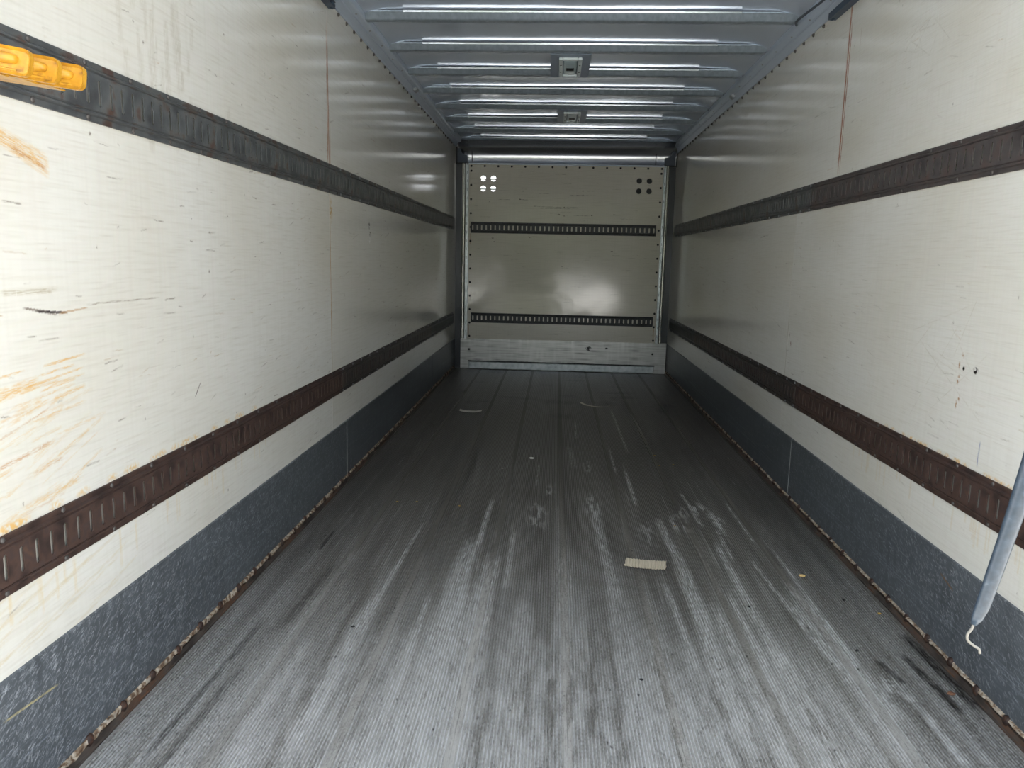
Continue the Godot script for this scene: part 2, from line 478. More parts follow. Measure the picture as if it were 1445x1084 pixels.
	for k in 26:    # dark spills at the front end
		blotch(img, at.call(rng.randf_range(-1.0, 1.0), rng.randf_range(-8.7, -6.2)), rng.randf_range(20, 70), rng.randf_range(14, 50), soot, rng.randf_range(0.35, 0.8))
	for k in 420:   # specks trodden in
		var c := soot if rng.randf() < 0.7 else srgb(190, 184, 170)
		blotch(img, at.call(rng.randf_range(-1.2, 1.2), rng.randf_range(-7.0, -1.4)), rng.randf_range(1.0, 2.6), rng.randf_range(1.0, 3.0), c, 1.0)
	var t := tex(img)
	var groove := mat(srgb(196, 193, 188), 0.48, 0.12)     # grime between the ridges
	groove.albedo_texture = t
	var ridge := mat(Color.WHITE, 0.30, 0.45)             # ridge tops rubbed to the metal
	ridge.albedo_texture = t
	var fl := thing("floor", "grimy ribbed metal floor of long planks with bright worn streaks", "floor", Vector3.ZERO, "", "structure")
	var pw := 0.3
	var pitch := 0.0095
	pw = 0.302
	for p in 8:
		var x0 := -1.208 + pw * p
		var low := -0.0028
		var g := MB.new()
		var r := MB.new()
		# outline across the plank: [x, y, is it a ridge]
		var o := [[x0 + 0.0003, -0.02, 0], [x0 + 0.0003, -0.001, 0], [x0 + 0.011, -0.001, 0], [x0 + 0.0118, low, 0]]
		for k in 29:
			var x := x0 + 0.0155 + pitch * k
			o.append([x, low, 0]); o.append([x + 0.0008, 0.0, 1]); o.append([x + 0.0032, 0.0, 1]); o.append([x + 0.004, low, 1])
		o.append([x0 + pw - 0.011, low, 0]); o.append([x0 + pw - 0.0102, -0.001, 0]); o.append([x0 + pw - 0.0003, -0.001, 0]); o.append([x0 + pw - 0.0003, -0.02, 0])
		for i in o.size() - 1:
			var a := Vector2(o[i][0], o[i][1])
			var c := Vector2(o[i + 1][0], o[i + 1][1])
			var nn := (c - a).orthogonal()
			if nn.y < 0.0 or (absf(nn.y) < 1e-6 and nn.x * (a.x - x0 - pw * 0.5) < 0.0): nn = -nn
			var ua := (a.x + HW) / (2 * HW)
			var uc := (c.x + HW) / (2 * HW)
			(r if o[i + 1][2] == 1 else g).quad(Vector3(a.x, a.y, ZO), Vector3(c.x, c.y, ZO), Vector3(c.x, c.y, ZF), Vector3(a.x, a.y, ZF), Vector3(nn.x, nn.y, 0), [Vector2(ua, 0), Vector2(uc, 0), Vector2(uc, 1), Vector2(ua, 1)])
		var mesh := g.done()
		r.st.generate_normals()
		r.st.commit(mesh)
		mesh.surface_set_material(0, groove)
		mesh.surface_set_material(1, ridge)
		part("floor_plank", mesh, null, fl)
	var sub := MB.new()
	sub.box(Vector3(-1.3, -0.12, -9.0), Vector3(1.3, -0.021, ZO))
	part("subfloor", sub.done(), M.dark, fl)

# ------------------------------------------------------------------ side walls
func wall_image(w: int, h: int, seed_: int) -> Image:
	var img := fill_image(w, h, srgb(229, 228, 222))
	film(img, 9, 7, srgb(206, 198, 178), 0.4, 0.8, 0.35, seed_)
	film(img, 26, 512, srgb(190, 182, 164), 0.52, 0.85, 0.17, seed_ + 1)
	film(img, 60, 900, srgb(150, 140, 124), 0.6, 0.92, 0.18, seed_ + 2)
	film(img, 400, 10, srgb(206, 202, 192), 0.5, 0.85, 0.16, seed_ + 3)
	return img

func scuffs(img: Image, n: int, strong: float) -> void:
	var w := img.get_width()
	var h := img.get_height()
	for k in n:
		var p := Vector2(rng.randf() * w, h * clampf(rng.randfn(0.5, 0.22), 0.02, 0.98))
		var l := rng.randf_range(6, 46)
		var c := srgb(96, 88, 78) if rng.randf() < 0.7 else srgb(170, 140, 104)
		stroke(img, p, p + Vector2(l, rng.randf_range(-3, 3) - (l * 0.25 if rng.randf() < 0.25 else 0.0)), rng.randf_range(1.0, 2.0), c, rng.randf_range(0.2, 0.6) * strong, 0.8)
	for k in n / 5:
		blotch(img, Vector2(rng.randf() * w, rng.randf() * h), rng.randf_range(1.5, 4), rng.randf_range(1.5, 4), srgb(70, 60, 50), 0.8 * strong, 20.0)

# a liner panel of a side wall: a thick slab whose inner face carries its own picture of wear
func wall_panel(parent: Node, side: float, z0: float, z1: float, y0: float, y1: float, img: Image) -> void:
	var b := MB.new()
	var x := side * HW
	var xo := side * (HW + 0.06)
	var p := [Vector3(x, y1, z0), Vector3(x, y1, z1), Vector3(x, y0, z1), Vector3(x, y0, z0)]
	b.quad(p[0], p[1], p[2], p[3], Vector3(-side, 0, 0), [Vector2(0, 0), Vector2(1, 0), Vector2(1, 1), Vector2(0, 1)])
	var q := [Vector3(xo, y1, z0), Vector3(xo, y1, z1), Vector3(xo, y0, z1), Vector3(xo, y0, z0)]
	b.quad(q[0], q[1], q[2], q[3], Vector3(side, 0, 0))
	b.quad(p[0], p[1], q[1], q[0], Vector3(0, 1, 0)); b.quad(p[3], p[2], q[2], q[3], Vector3(0, -1, 0))
	b.quad(p[0], p[3], q[3], q[0], Vector3(0, 0, 1)); b.quad(p[1], p[2], q[2], q[1], Vector3(0, 0, -1))
	var m := mat(Color.WHITE, 0.14, 0.0, 0.5)
	m.albedo_texture = tex(img)
	part("wall_panel", b.done(), m, parent)

func build_walls() -> void:
	var top := 2.62
	var rust := srgb(176, 108, 52)
	var ora := srgb(218, 170, 104)
	# left: near and far panel, joined at z -3.945
	var wl := thing("wall_left", "white scuffed plastic-lined side wall with rust streaks, left of the floor", "wall", Vector3.ZERO, "", "structure")
	var zs := -3.945
	var h0 := 2.62
	var a := wall_image(1600, 1424, 50)
	scuffs(a, 340, 0.75)
	var s := 1600.0 / (ZO - zs)
	var P := func(z: float, y: float) -> Vector2: return Vector2((ZO - z) * s, (top - y) * s)
	stroke(a, P.call(-1.56, 1.50), P.call(-1.75, 1.445), 24, ora, 0.6, 0.8, 34)
	stroke(a, P.call(-1.62, 1.475), P.call(-1.74, 1.44), 8, rust, 0.4, 0.8)
	stroke(a, P.call(-1.45, 0.945), P.call(-1.66, 0.965), 18, ora, 0.5, 0.85)
	stroke(a, P.call(-1.6, 0.955), P.call(-1.83, 0.975), 4, ora, 0.6, 0.6, 2)
	for k in 46:    # orange rub marks near the door
		var z := rng.randf_range(-1.72, -1.3)
		var y := rng.randf_range(0.66, 0.92)
		var l := rng.randf_range(0.08, 0.32)
		stroke(a, P.call(z, y), P.call(z - l, y + l * rng.randf_range(0.05, 0.35)), rng.randf_range(1.5, 7), ora if rng.randf() < 0.92 else rust, rng.randf_range(0.1, 0.38), 0.9)
	for k in 14:
		var z := rng.randf_range(-1.7, -1.25)
		var y := rng.randf_range(0.94, 1.0)
		stroke(a, P.call(z, y), P.call(z - 0.14, y + 0.01), 3, ora, 0.5, 0.8)
	for k in 22:    # below the rail
		var z := rng.randf_range(-1.9, -1.2)
		var y := rng.randf_range(0.33, 0.5)
		stroke(a, P.call(z, y), P.call(z - 0.25, y + 0.05), 5, srgb(212, 194, 156), 0.25, 0.8)
	stroke(a, P.call(-1.62, 1.133), P.call(-1.74, 1.112), 2, srgb(120, 110, 100), 0.8, 0.4, 6); stroke(a, P.call(-1.66, 1.123), P.call(-1.78, 1.112), 3, srgb(60, 54, 54), 0.9, 0.3); stroke(a, P.call(-1.74, 1.112), P.call(-1.86, 1.12), 4, srgb(170, 130, 90), 0.7, 0.4, 1)
	stroke(a, P.call(-2.45, 0.84), P.call(-2.405, 0.795), 2.5, srgb(70, 62, 56), 0.9, 0.5)
	stroke(a, P.call(-1.55, 1.166), P.call(-1.75, 1.168), 8, srgb(170, 158, 132), 0.5, 0.8)
	stroke(a, P.call(-1.85, 1.127), P.call(-2.22, 1.129), 2, srgb(120, 108, 94), 0.5, 0.8)
	for k in 40:    # dragged dirt under the roof
		var z := rng.randfn(-2.35, 0.14)
		var y := rng.randf_range(1.72, 2.1)
		stroke(a, P.call(z, y), P.call(z + rng.randf_range(-0.01, 0.01), y - rng.randf_range(0.05, 0.22)), rng.randf_range(6, 22), srgb(168, 158, 138), 0.16, 0.8)
	for k in 24:    # rust wept from the lower rail
		var z := rng.randf_range(-3.2, -1.5)
		stroke(a, P.call(z, 0.52), P.call(z, 0.52 - rng.randf_range(0.03, 0.12)), rng.randf_range(4, 9), srgb(222, 196, 146), 0.28, 0.6)
		blotch(a, P.call(rng.randf_range(-3.0, -1.4), 0.665), 18, 8, srgb(226, 180, 110), 0.5)
	stroke(a, P.call(zs + 0.006, 2.38), P.call(zs + 0.01, 1.7), 3, srgb(150, 92, 60), 0.9, 0.5, 10)
	wall_panel(wl, -1.0, ZO, zs + 0.0015, 0.0, top, a)
	var b := wall_image(1400, 900, 60)
	scuffs(b, 160, 0.6)
	var s2 := 1400.0 / (zs - ZF + 0.1)
	var sy := 900.0 / top
	var P2 := func(z: float, y: float) -> Vector2: return Vector2((zs - z) * s2, (top - y) * sy)
	stroke(b, P2.call(zs - 0.004, 2.42), P2.call(zs - 0.004, 1.68), 2, srgb(150, 92, 60), 0.9, 0.3, 7)
	stroke(b, P2.call(zs - 0.03, 2.0), P2.call(zs - 0.03, 1.68), 2, srgb(170, 120, 84), 0.7, 0.4)
	stroke(b, P2.call(zs - 0.006, 1.6), P2.call(zs - 0.006, 0.62), 3, srgb(176, 132, 84), 0.75, 0.5)
	blotch(b, P2.call(zs - 0.02, 1.49), 12, 26, srgb(196, 160, 106), 0.7)
	blotch(b, P2.call(-4.78, 1.45), 5, 9, srgb(60, 58, 54), 1.0); blotch(b, P2.call(-4.80, 1.40), 6, 6, srgb(60, 58, 54), 1.0); blotch(b, P2.call(-4.79, 1.36), 6, 9, srgb(250, 250, 248), 1.2)
	wall_panel(wl, -1.0, zs - 0.0015, ZF - 0.14, 0.0, top, b)

	# right: the upper panels meet at z -3.77, the lower ones at z -4.36, with the rail over the level joint between
	var wr := thing("wall_right", "cream scuffed plastic-lined side wall with one dark rust streak, right of the floor", "wall", Vector3.ZERO, "", "structure")
	var split := 1.60
	var u := wall_image(1400, 516, 70)
	scuffs(u, 90, 0.4)
	var s3 := 1400.0 / 2.77
	var P3 := func(z: float, y: float) -> Vector2: return Vector2((ZO - z) * s3, (top - y) * s3)
	stroke(u, P3.call(-3.762, 2.36), P3.call(-3.76, 1.68), 8, srgb(146, 88, 66), 0.9, 0.7, 4)
	stroke(u, P3.call(-3.64, 2.3), P3.call(-3.64, 2.2), 2, srgb(190, 170, 160), 0.6, 0.5)
	for k in 12: stroke(u, P3.call(rng.randf_range(-3.2, -2.8), rng.randf_range(2.0, 2.15)), P3.call(rng.randf_range(-3.2, -2.8), rng.randf_range(2.05, 2.15)), 1.5, srgb(170, 164, 152), 0.3, 0.8)
	wall_panel(wr, 1.0, ZO, -3.7685, split + 0.001, top, u)
	var uf := wall_image(1024, 400, 80)
	scuffs(uf, 60, 0.4)
	stroke(uf, Vector2(1, 50), Vector2(1, 370), 4, srgb(146, 88, 66), 0.9, 0.4)
	blotch(uf, Vector2(1024.0 * 1.80 / 5.2, 400.0 * 0.81 / 1.02), 3, 3, srgb(245, 245, 240), 1.3)
	wall_panel(wr, 1.0, -3.7715, ZF - 0.14, split + 0.001, top, uf)
	var l := wall_image(1700, 810, 90)
	scuffs(l, 200, 0.5)
	var s4 := 1700.0 / 3.36
	var P4 := func(z: float, y: float) -> Vector2: return Vector2((ZO - z) * s4, (split - y) * s4)
	blotch(l, P4.call(-2.42, 0.955), 8, 6, srgb(30, 28, 28), 2.0); blotch(l, P4.call(-2.49, 0.952), 4, 4, srgb(40, 38, 36), 2.0)
	stroke(l, P4.call(-2.351, 0.75), P4.call(-2.353, 0.665), 2.5, srgb(130, 140, 170), 0.8, 0.6)
	for k in 10: stroke(l, P4.call(rng.randf_range(-3.0, -2.3), rng.randf_range(0.7, 1.2)), P4.call(rng.randf_range(-3.0, -2.3), rng.randf_range(0.9, 1.1)), 1.5, srgb(186, 178, 160), 0.3, 0.9)
	for k in 26:
		var z := rng.randf_range(-3.3, -1.9)
		stroke(l, P4.call(z, 0.51), P4.call(z, 0.51 - rng.randf_range(0.03, 0.1)), rng.randf_range(4, 8), srgb(214, 190, 146), 0.26, 0.6)
		blotch(l, P4.call(rng.randf_range(-3.0, -1.9), 0.655), 12, 6, srgb(218, 176, 116), 0.6)
	for k in 6: blotch(l, P4.call(-2.52 + 0.02 * rng.randfn(), 0.93 + 0.05 * rng.randfn()), 4, 8, srgb(150, 110, 74), 0.7)
	stroke(l, P4.call(-4.355, 1.0), P4.call(-4.355, 0.62), 2, srgb(150, 142, 124), 0.8, 0.3)
	stroke(l, P4.call(-4.34, 0.91), P4.call(-4.345, 0.81), 5, srgb(246, 244, 238), 1.0, 0.6); blotch(l, P4.call(-4.325, 0.88), 4, 9, srgb(50, 44, 40), 1.5); blotch(l, P4.call(-4.285, 0.84), 4, 8, srgb(110, 60, 44), 1.5)
	wall_panel(wr, 1.0, ZO, -4.3585, 0.0, split - 0.001, l)
	var lf := wall_image(1024, 500, 100)
	scuffs(lf, 80, 0.5)
	wall_panel(wr, 1.0, -4.3615, ZF - 0.14, 0.0, split - 0.001, lf)

	# black kick strips along both walls, each of three lengths
	for side in [-1.0, 1.0]:
		var bb := thing("baseboard_left" if side < 0 else "baseboard_right", "scratched dark grey kick panel along the foot of the %s wall" % ("rust-streaked left" if side < 0 else "cream right"), "kick panel", Vector3.ZERO, "", "structure")
		var zk: float = -4.2 if side < 0 else -4.115
		for sec in [[ZO, zk + 0.002, 0], [zk - 0.002, -7.25, 1], [-7.254, ZF - 0.06, 2]]:
			var k := kick_image(int(sec[2]), side)
			var m := MB.new()
			var x0: float = side * HW
			var x1: float = side * (HW - 0.006)
			var y0 := 0.034
			var y1 := 0.343
			var q := [Vector3(x1, y1 - 0.002, sec[0]), Vector3(x1, y1 - 0.002, sec[1]), Vector3(x1, y0, sec[1]), Vector3(x1, y0, sec[0])]
			m.quad(q[0], q[1], q[2], q[3], Vector3(-side, 0, 0), [Vector2(0, 0), Vector2(1, 0), Vector2(1, 1), Vector2(0, 1)])
			var e := [Vector2(0, 0.01), Vector2(1, 0.01), Vector2(1, 0.0), Vector2(0, 0.0)]
			m.quad(q[0], q[1], Vector3(x0, y1, sec[1]), Vector3(x0, y1, sec[0]), Vector3(0, 1, 0), e)
			m.quad(q[3], q[2], Vector3(x0, y0, sec[1]), Vector3(x0, y0, sec[0]), Vector3(0, -1, 0), e)
			m.quad(q[0], q[3], Vector3(x0, y0, sec[0]), Vector3(x0, y1, sec[0]), Vector3(0, 0, 1), e)
			m.quad(q[1], q[2], Vector3(x0, y0, sec[1]), Vector3(x0, y1, sec[1]), Vector3(0, 0, -1), e)
			var mm := mat(Color.WHITE, 0.36, 0.0, 0.5)
			mm.albedo_texture = tex(k)
			part("kick_panel", m.done(), mm, bb)
		var seam := MB.new()
		seam.box(Vector3(side * (HW - 0.003) - 0.0035, 0.034, zk - 0.002), Vector3(side * (HW - 0.003) + 0.0035, 0.343, zk + 0.002))
		part("joint_strip", seam.done(), mat(srgb(190, 192, 190), 0.5), bb)

	# the gap at the foot of each wall: a metal channel, torn pale board edge, rusty fixing lugs
	for side in [-1.0, 1.0]:
		var t := thing("trim_1" if side < 0 else "trim_2", "dirty floor channel with torn pale edge and rusty lugs under the %s kick panel" % ("left" if side < 0 else "right"), "floor channel", Vector3.ZERO, "", "structure")
		var c := MB.new()
		var o := PackedVector2Array([Vector2(side * 1.2295, -0.02), Vector2(side * 1.2295, 0.016), Vector2(side * 1.218, 0.016), Vector2(side * 1.214, 0.004), Vector2(side * 1.2085, 0.003), Vector2(side * 1.2085, -0.02)])
		c.extrude(o, ZO, ZF, Vector2(side * 1.222, -0.01), false)
		part("channel", c.done(), M.channel, t)
		var e := MB.new()
		var n := 260
		var prev := []
		for i in n + 1:
			var z: float = lerp(ZO, ZF, float(i) / n)
			var d: float = 0.012 * nz.get_noise_2d(z * 900.0, side * 50.0)
			var hh: float = 0.010 * nz.get_noise_2d(z * 1300.0, 200.0 + side * 50.0)
			var ring := [Vector3(side * 1.2295, 0.0345, z), Vector3(side * (1.220 + d), 0.034, z), Vector3(side * (1.217 + d), (0.026 if side < 0 else 0.030) + hh * (1.0 if side < 0 else 0.4), z), Vector3(side * (1.221 - d), 0.016 if side < 0 else 0.024, z), Vector3(side * 1.2295, 0.0155, z)]
			if i > 0:
				for j in 4: e.quad(prev[j], prev[j + 1], ring[j + 1], ring[j], Vector3(-side, 0.3, 0))
			prev = ring
		part("torn_edge", e.done(), M.pale, t)
		var lugs := []
		for k in 3:
			var lb := MB.new(true)
			var rings := []
			for i in 5:
				var ring := []
				var rr: float = [0.012, 0.017, 0.018, 0.015, 0.006][i]
				for j in 7: ring.append(Vector3(-side * (0.019 * i / 4.0 - 0.002), cos(TAU * j / 7.0) * rr * (1.0 + 0.25 * nz.get_noise_2d(j * 90.0 + k * 300, i * 80.0)), sin(TAU * j / 7.0) * rr * 0.9))
				rings.append(ring)
			lb.loft(rings)
			lugs.append(lb.done())
		var count := int((ZO - ZF) / 0.155)
		for i in count:
			var z := ZO - 0.11 - 0.155 * i
			part("fixing_lug", lugs[i % 3], M.clip, t, Vector3(side * 1.2285, 0.024 + rng.randf_range(-0.003, 0.003), z), Vector3(rng.randf_range(-0.4, 0.4), 0, 0))

func kick_image(section: int, side: float) -> Image:
	var w: int = [2048, 1024, 512][section]
	var h := 220
	var img := fill_image(w, h, srgb(82, 87, 92))
	film(img, 20, 6, srgb(98, 104, 110), 0.4, 0.8, 0.5, 120 + section)
	film(img, 12, 90, srgb(126, 132, 138), 0.5, 0.9, 0.4, 123 + section)
	film(img, 160, 3, srgb(64, 68, 72), 0.5, 0.85, 0.45, 126 + section)
	if section == 0: # rubbed paler towards the door
		for k in 4200:
			var t := pow(rng.randf(), 2.2)
			var p := Vector2(t * w, h * rng.randf())
			stroke(img, p, p + Vector2(rng.randf_range(4, 16), -rng.randf_range(2, 10)), rng.randf_range(1.2, 3.0), srgb(172, 179, 186), rng.randf_range(0.3, 0.65), 0.8)
	var n: int = [7500, 700, 100][section] if side < 0 else [5200, 500, 100][section]
	for k in n:
		var t := pow(rng.randf(), 1.5 if section == 0 else 1.0)
		var p := Vector2(t * w, h * rng.randf())
		var l := rng.randf_range(4, 15)
		var an := rng.randfn(-0.75, 0.35)
		stroke(img, p, p + Vector2(cos(an), sin(an)) * l, rng.randf_range(0.8, 1.8), srgb(190, 194, 198), rng.randf_range(0.2, 0.75), 0.4)
	for k in 26: # long scrapes
		var y := h * rng.randf_range(0.5, 0.75)
		var x := rng.randf() * w
		stroke(img, Vector2(x, y), Vector2(x + rng.randf_range(60, 300), y + rng.randf_range(-6, 6)), rng.randf_range(1.5, 4), srgb(140, 148, 158), 0.45, 0.8)
	if side > 0: stroke(img, Vector2(0, h * 0.68), Vector2(w - 1, h * 0.62), 3, srgb(140, 148, 158), 0.6, 0.8)
	if side < 0 and section == 0: stroke(img, Vector2(w * 0.14, h * 0.28), Vector2(w * 0.2, h * 0.34), 4, srgb(206, 190, 130), 0.8, 0.5)
	if side > 0 and section == 0:
		stroke(img, Vector2(w * 0.445, h * 0.3), Vector2(w * 0.475, h * 0.22), 6, srgb(120, 84, 56), 0.8, 0.6)
	return img

# ------------------------------------------------------------------ front wall
func build_front() -> void:
	var wf := thing("wall_front", "pale grey riveted front wall with round vent holes, at the far end of the floor", "wall", Vector3.ZERO, "", "structure")
	var x0 := -1.075
	var x1 := 1.085
	var y0 := 0.34
	var y1 := 2.31
	var img := fill_image(1200, 1094, srgb(216, 213, 202))
	film(img, 8, 8, srgb(198, 195, 182), 0.4, 0.8, 0.35, 201)
	film(img, 20, 500, srgb(176, 172, 157), 0.55, 0.9, 0.4, 202)
	film(img, 400, 8, srgb(204, 201, 190), 0.5, 0.85, 0.4, 203)
	var P := func(x: float, y: float) -> Vector2: return Vector2((x - x0) / (x1 - x0) * 1200.0, (y1 - y) / (y1 - y0) * 1094.0)
	var ink := srgb(70, 64, 56)
	for s in [[-0.40, -0.16, 2.004], [0.05, 0.37, 1.988], [-0.33, -0.01, 1.857], [0.02, 0.16, 1.856], [-0.07, 0.08, 2.117], [-0.12, 0.02, 2.215], [0.1, 0.3, 1.767], [-0.1, 0.05, 1.77], [-0.5, -0.4, 1.93], [-0.75, -0.6, 1.93], [-0.3, 0.1, 1.84]]:
		stroke(img, P.call(s[0], s[2]), P.call(s[1], s[2] - 0.004), 2, ink, 0.7, 0.9)
	for s in [[-0.01, 2.117], [0.203, 1.99], [0.203, 2.035], [-0.33, 1.86], [-0.0, 1.855], [0.56, 1.784], [-0.06, 1.775], [0.0, 1.758], [0.31, 1.769], [-0.38, 1.512], [-0.84, 1.90], [-0.8, 1.5], [-0.78, 1.46], [-0.497, 1.934], [-0.466, 2.024], [0.0, 1.2], [0.55, 1.38]]:
		blotch(img, P.call(s[0], s[1]), rng.randf_range(5, 9), rng.randf_range(2.5, 4.5), ink, 1.6)
	for k in 160:
		var p := Vector2(rng.randf() * 1200, rng.randf() * 1094)
		stroke(img, p, p + Vector2(rng.randf_range(10, 80), rng.randf_range(-1, 1)), 1.2, ink, rng.randf_range(0.1, 0.35), 0.8)
	stroke(img, P.call(-1.05, 1.55), P.call(-1.048, 1.42), 4, srgb(150, 96, 56), 0.8, 0.5); stroke(img, P.call(1.06, 0.53), P.call(1.06, 0.36), 5, srgb(160, 100, 56), 0.8, 0.5); stroke(img, P.call(-1.06, 0.52), P.call(-1.06, 0.38), 4, srgb(150, 110, 70), 0.7, 0.5)
	# the sheet, with eight round holes right through it
	var xs := [x0, -0.970, -0.857, -0.744, 0.765, 0.878, 0.991, x1]
	var ys := [y0, 1.99, 2.0985, 2.207, y1]
	var holes := [Vector2(-0.914, 2.153), Vector2(-0.800, 2.153), Vector2(-0.914, 2.044), Vector2(-0.801, 2.044), Vector2(0.822, 2.153), Vector2(0.934, 2.153), Vector2(0.822, 2.043), Vector2(0.935, 2.043)]
	var b := MB.new()
	var zf := ZF
	var zb := ZF - 0.03
	var UV := func(p: Vector2) -> Vector2: return Vector2((p.x - x0) / (x1 - x0), (y1 - p.y) / (y1 - y0))
	for i in xs.size() - 1:
		for j in ys.size() - 1:
			var lo := Vector2(xs[i], ys[j])
			var hi := Vector2(xs[i + 1], ys[j + 1])
			var hole = null
			for q in holes:
				if q.x > lo.x and q.x < hi.x and q.y > lo.y and q.y < hi.y: hole = q
			if hole == null:
				for zz in [[zf, 1.0], [zb, -1.0]]:
					b.quad(Vector3(lo.x, lo.y, zz[0]), Vector3(hi.x, lo.y, zz[0]), Vector3(hi.x, hi.y, zz[0]), Vector3(lo.x, hi.y, zz[0]), Vector3(0, 0, zz[1]),
						[UV.call(lo), UV.call(Vector2(hi.x, lo.y)), UV.call(hi), UV.call(Vector2(lo.x, hi.y))])
				continue
			var n := 24
			for k in n:
				var ring := []
				for t in [k, k + 1]:
					var d := Vector2(cos(TAU * t / n + PI / 4), sin(TAU * t / n + PI / 4))
					# where the ray from the hole's middle leaves the tile
					var far := 9.0
					if absf(d.x) > 1e-6: far = minf(far, ((hi.x if d.x > 0 else lo.x) - hole.x) / d.x)
					if absf(d.y) > 1e-6: far = minf(far, ((hi.y if d.y > 0 else lo.y) - hole.y) / d.y)
					ring.append(hole + d * 0.03); ring.append(hole + d * far)
				for zz in [[zf, 1.0], [zb, -1.0]]:
					var v := []
					var w := []
					for q in [ring[0], ring[1], ring[3], ring[2]]:
						v.append(Vector3(q.x, q.y, zz[0])); w.append(UV.call(q))
					b.quad(v[0], v[1], v[2], v[3], Vector3(0, 0, zz[1]), w)
				var mid: Vector2 = hole - ring[0]
				b.quad(Vector3(ring[0].x, ring[0].y, zf), Vector3(ring[2].x, ring[2].y, zf), Vector3(ring[2].x, ring[2].y, zb), Vector3(ring[0].x, ring[0].y, zb), Vector3(mid.x, mid.y, 0), [UV.call(ring[0]), UV.call(ring[0]), UV.call(ring[0]), UV.call(ring[0])])
	# corners of a tile between two ring steps: the square's own corners
	for q in holes:
		for i in xs.size() - 1:
			for j in ys.size() - 1:
				if q.x > xs[i] and q.x < xs[i + 1] and q.y > ys[j] and q.y < ys[j + 1]:
					for c in [Vector2(xs[i], ys[j]), Vector2(xs[i + 1], ys[j]), Vector2(xs[i + 1], ys[j + 1]), Vector2(xs[i], ys[j + 1])]:
						var ends := []
						for k in 24:
							var d := Vector2(cos(TAU * k / 24.0 + PI / 4), sin(TAU * k / 24.0 + PI / 4))
							var d2 := Vector2(cos(TAU * (k + 1) / 24.0 + PI / 4), sin(TAU * (k + 1) / 24.0 + PI / 4))
							var dc: Vector2 = c - q
							if d.cross(dc) >= 0.0 and dc.cross(d2) > 0.0 and d.dot(dc) > 0.0:
								for dd in [d, d2]:
									var far := 9.0
									if absf(dd.x) > 1e-6: far = minf(far, ((xs[i + 1] if dd.x > 0 else xs[i]) - q.x) / dd.x)
									if absf(dd.y) > 1e-6: far = minf(far, ((ys[j + 1] if dd.y > 0 else ys[j]) - q.y) / dd.y)
									ends.append(q + dd * far)
						if ends.size() == 2:
							b.tri(Vector3(ends[0].x, ends[0].y, zf), Vector3(c.x, c.y, zf), Vector3(ends[1].x, ends[1].y, zf), Vector3(0, 0, 1), UV.call(ends[0]), UV.call(c), UV.call(ends[1]))
	var m := mat(Color.WHITE, 0.10, 0.0, 0.5)
	m.albedo_texture = tex(img)
	var bump := FastNoiseLite.new()
	bump.frequency = 0.02; bump.seed = 5; bump.fractal_octaves = 3
	var bi := bump.get_seamless_image(256, 256)
	m.heightmap_enabled = true
	m.heightmap_texture = ImageTexture.create_from_image(bi)
	m.heightmap_scale = 0.11
	part("liner_sheet", b.done(), m, wf)
	# the outer skin behind: open louvres at the left holes, closed at the right
	var s := MB.new()
	s.box(Vector3(-1.29, -0.1, ZF - 0.22), Vector3(-0.99, 2.7, ZF - 0.18)); s.box(Vector3(-0.72, -0.1, ZF - 0.22), Vector3(1.29, 2.7, ZF - 0.18))
	s.box(Vector3(-0.99, -0.1, ZF - 0.22), Vector3(-0.72, 1.96, ZF - 0.18)); s.box(Vector3(-0.99, 2.24, ZF - 0.22), Vector3(-0.72, 2.7, ZF - 0.18))
	part("outer_skin", s.done(), mat(srgb(60, 62, 66), 0.6), wf)
	for y in [2.142, 2.032]:
		var l := MB.new()
		l.box(Vector3(-0.99, y, ZF - 0.06), Vector3(-0.72, y + 0.017, ZF - 0.035))
		part("louvre_slat", l.done(), M.zinc, wf)
	# rivets round the sheet
	var rv := dome(0.0125, 0.005, 10)
	for k in 15: part("rivet", rv, M.rivet, wf, Vector3(-1.05 + 2.115 * k / 14.0, 2.287, ZF + 0.001))
	for k in 13:
		part("rivet", rv, M.rivet, wf, Vector3(-1.05, 2.234 - 0.1545 * k, ZF + 0.001))
		part("rivet", rv, M.rivet, wf, Vector3(1.062, 2.234 - 0.1545 * k, ZF + 0.001))
	# scuffed metal plate at the foot and the sill strip under it
	var pi := fill_image(1024, 160, srgb(186, 188, 188))
	film(pi, 14, 40, srgb(130, 132, 132), 0.45, 0.85, 0.6, 211); film(pi, 120, 3, srgb(206, 208, 208), 0.5, 0.85, 0.5, 212); film(pi, 30, 24, srgb(90, 90, 90), 0.62, 0.9, 0.6, 213)
	blotch(pi, Vector2(640, 36), 16, 14, srgb(40, 40, 42), 2.5); blotch(pi, Vector2(730, 34), 8, 6, srgb(50, 50, 52), 2.5)
	for k in 30: stroke(pi, Vector2(rng.randf() * 1000, rng.randf_range(110, 140)), Vector2(rng.randf() * 1000, rng.randf_range(110, 140)), 1.5, srgb(60, 60, 62), 0.4, 0.9)
	var kp := MB.new()
	kp.quad(Vector3(-1.15, 0.352, ZF + 0.006), Vector3(1.215, 0.352, ZF + 0.006), Vector3(1.215, 0.0, ZF + 0.006), Vector3(-1.15, 0.0, ZF + 0.006), Vector3(0, 0, 1), [Vector2(0, 0), Vector2(1, 0), Vector2(1, 1), Vector2(0, 1)])
	kp.quad(Vector3(-1.15, 0.352, ZF + 0.006), Vector3(1.215, 0.352, ZF + 0.006), Vector3(1.215, 0.352, ZF - 0.02), Vector3(-1.15, 0.352, ZF - 0.02), Vector3(0, 1, 0))
	for x in [-1.15, 1.215]: kp.quad(Vector3(x, 0.352, ZF + 0.006), Vector3(x, 0.0, ZF + 0.006), Vector3(x, 0.0, ZF - 0.02), Vector3(x, 0.352, ZF - 0.02), Vector3(signf(x), 0, 0))
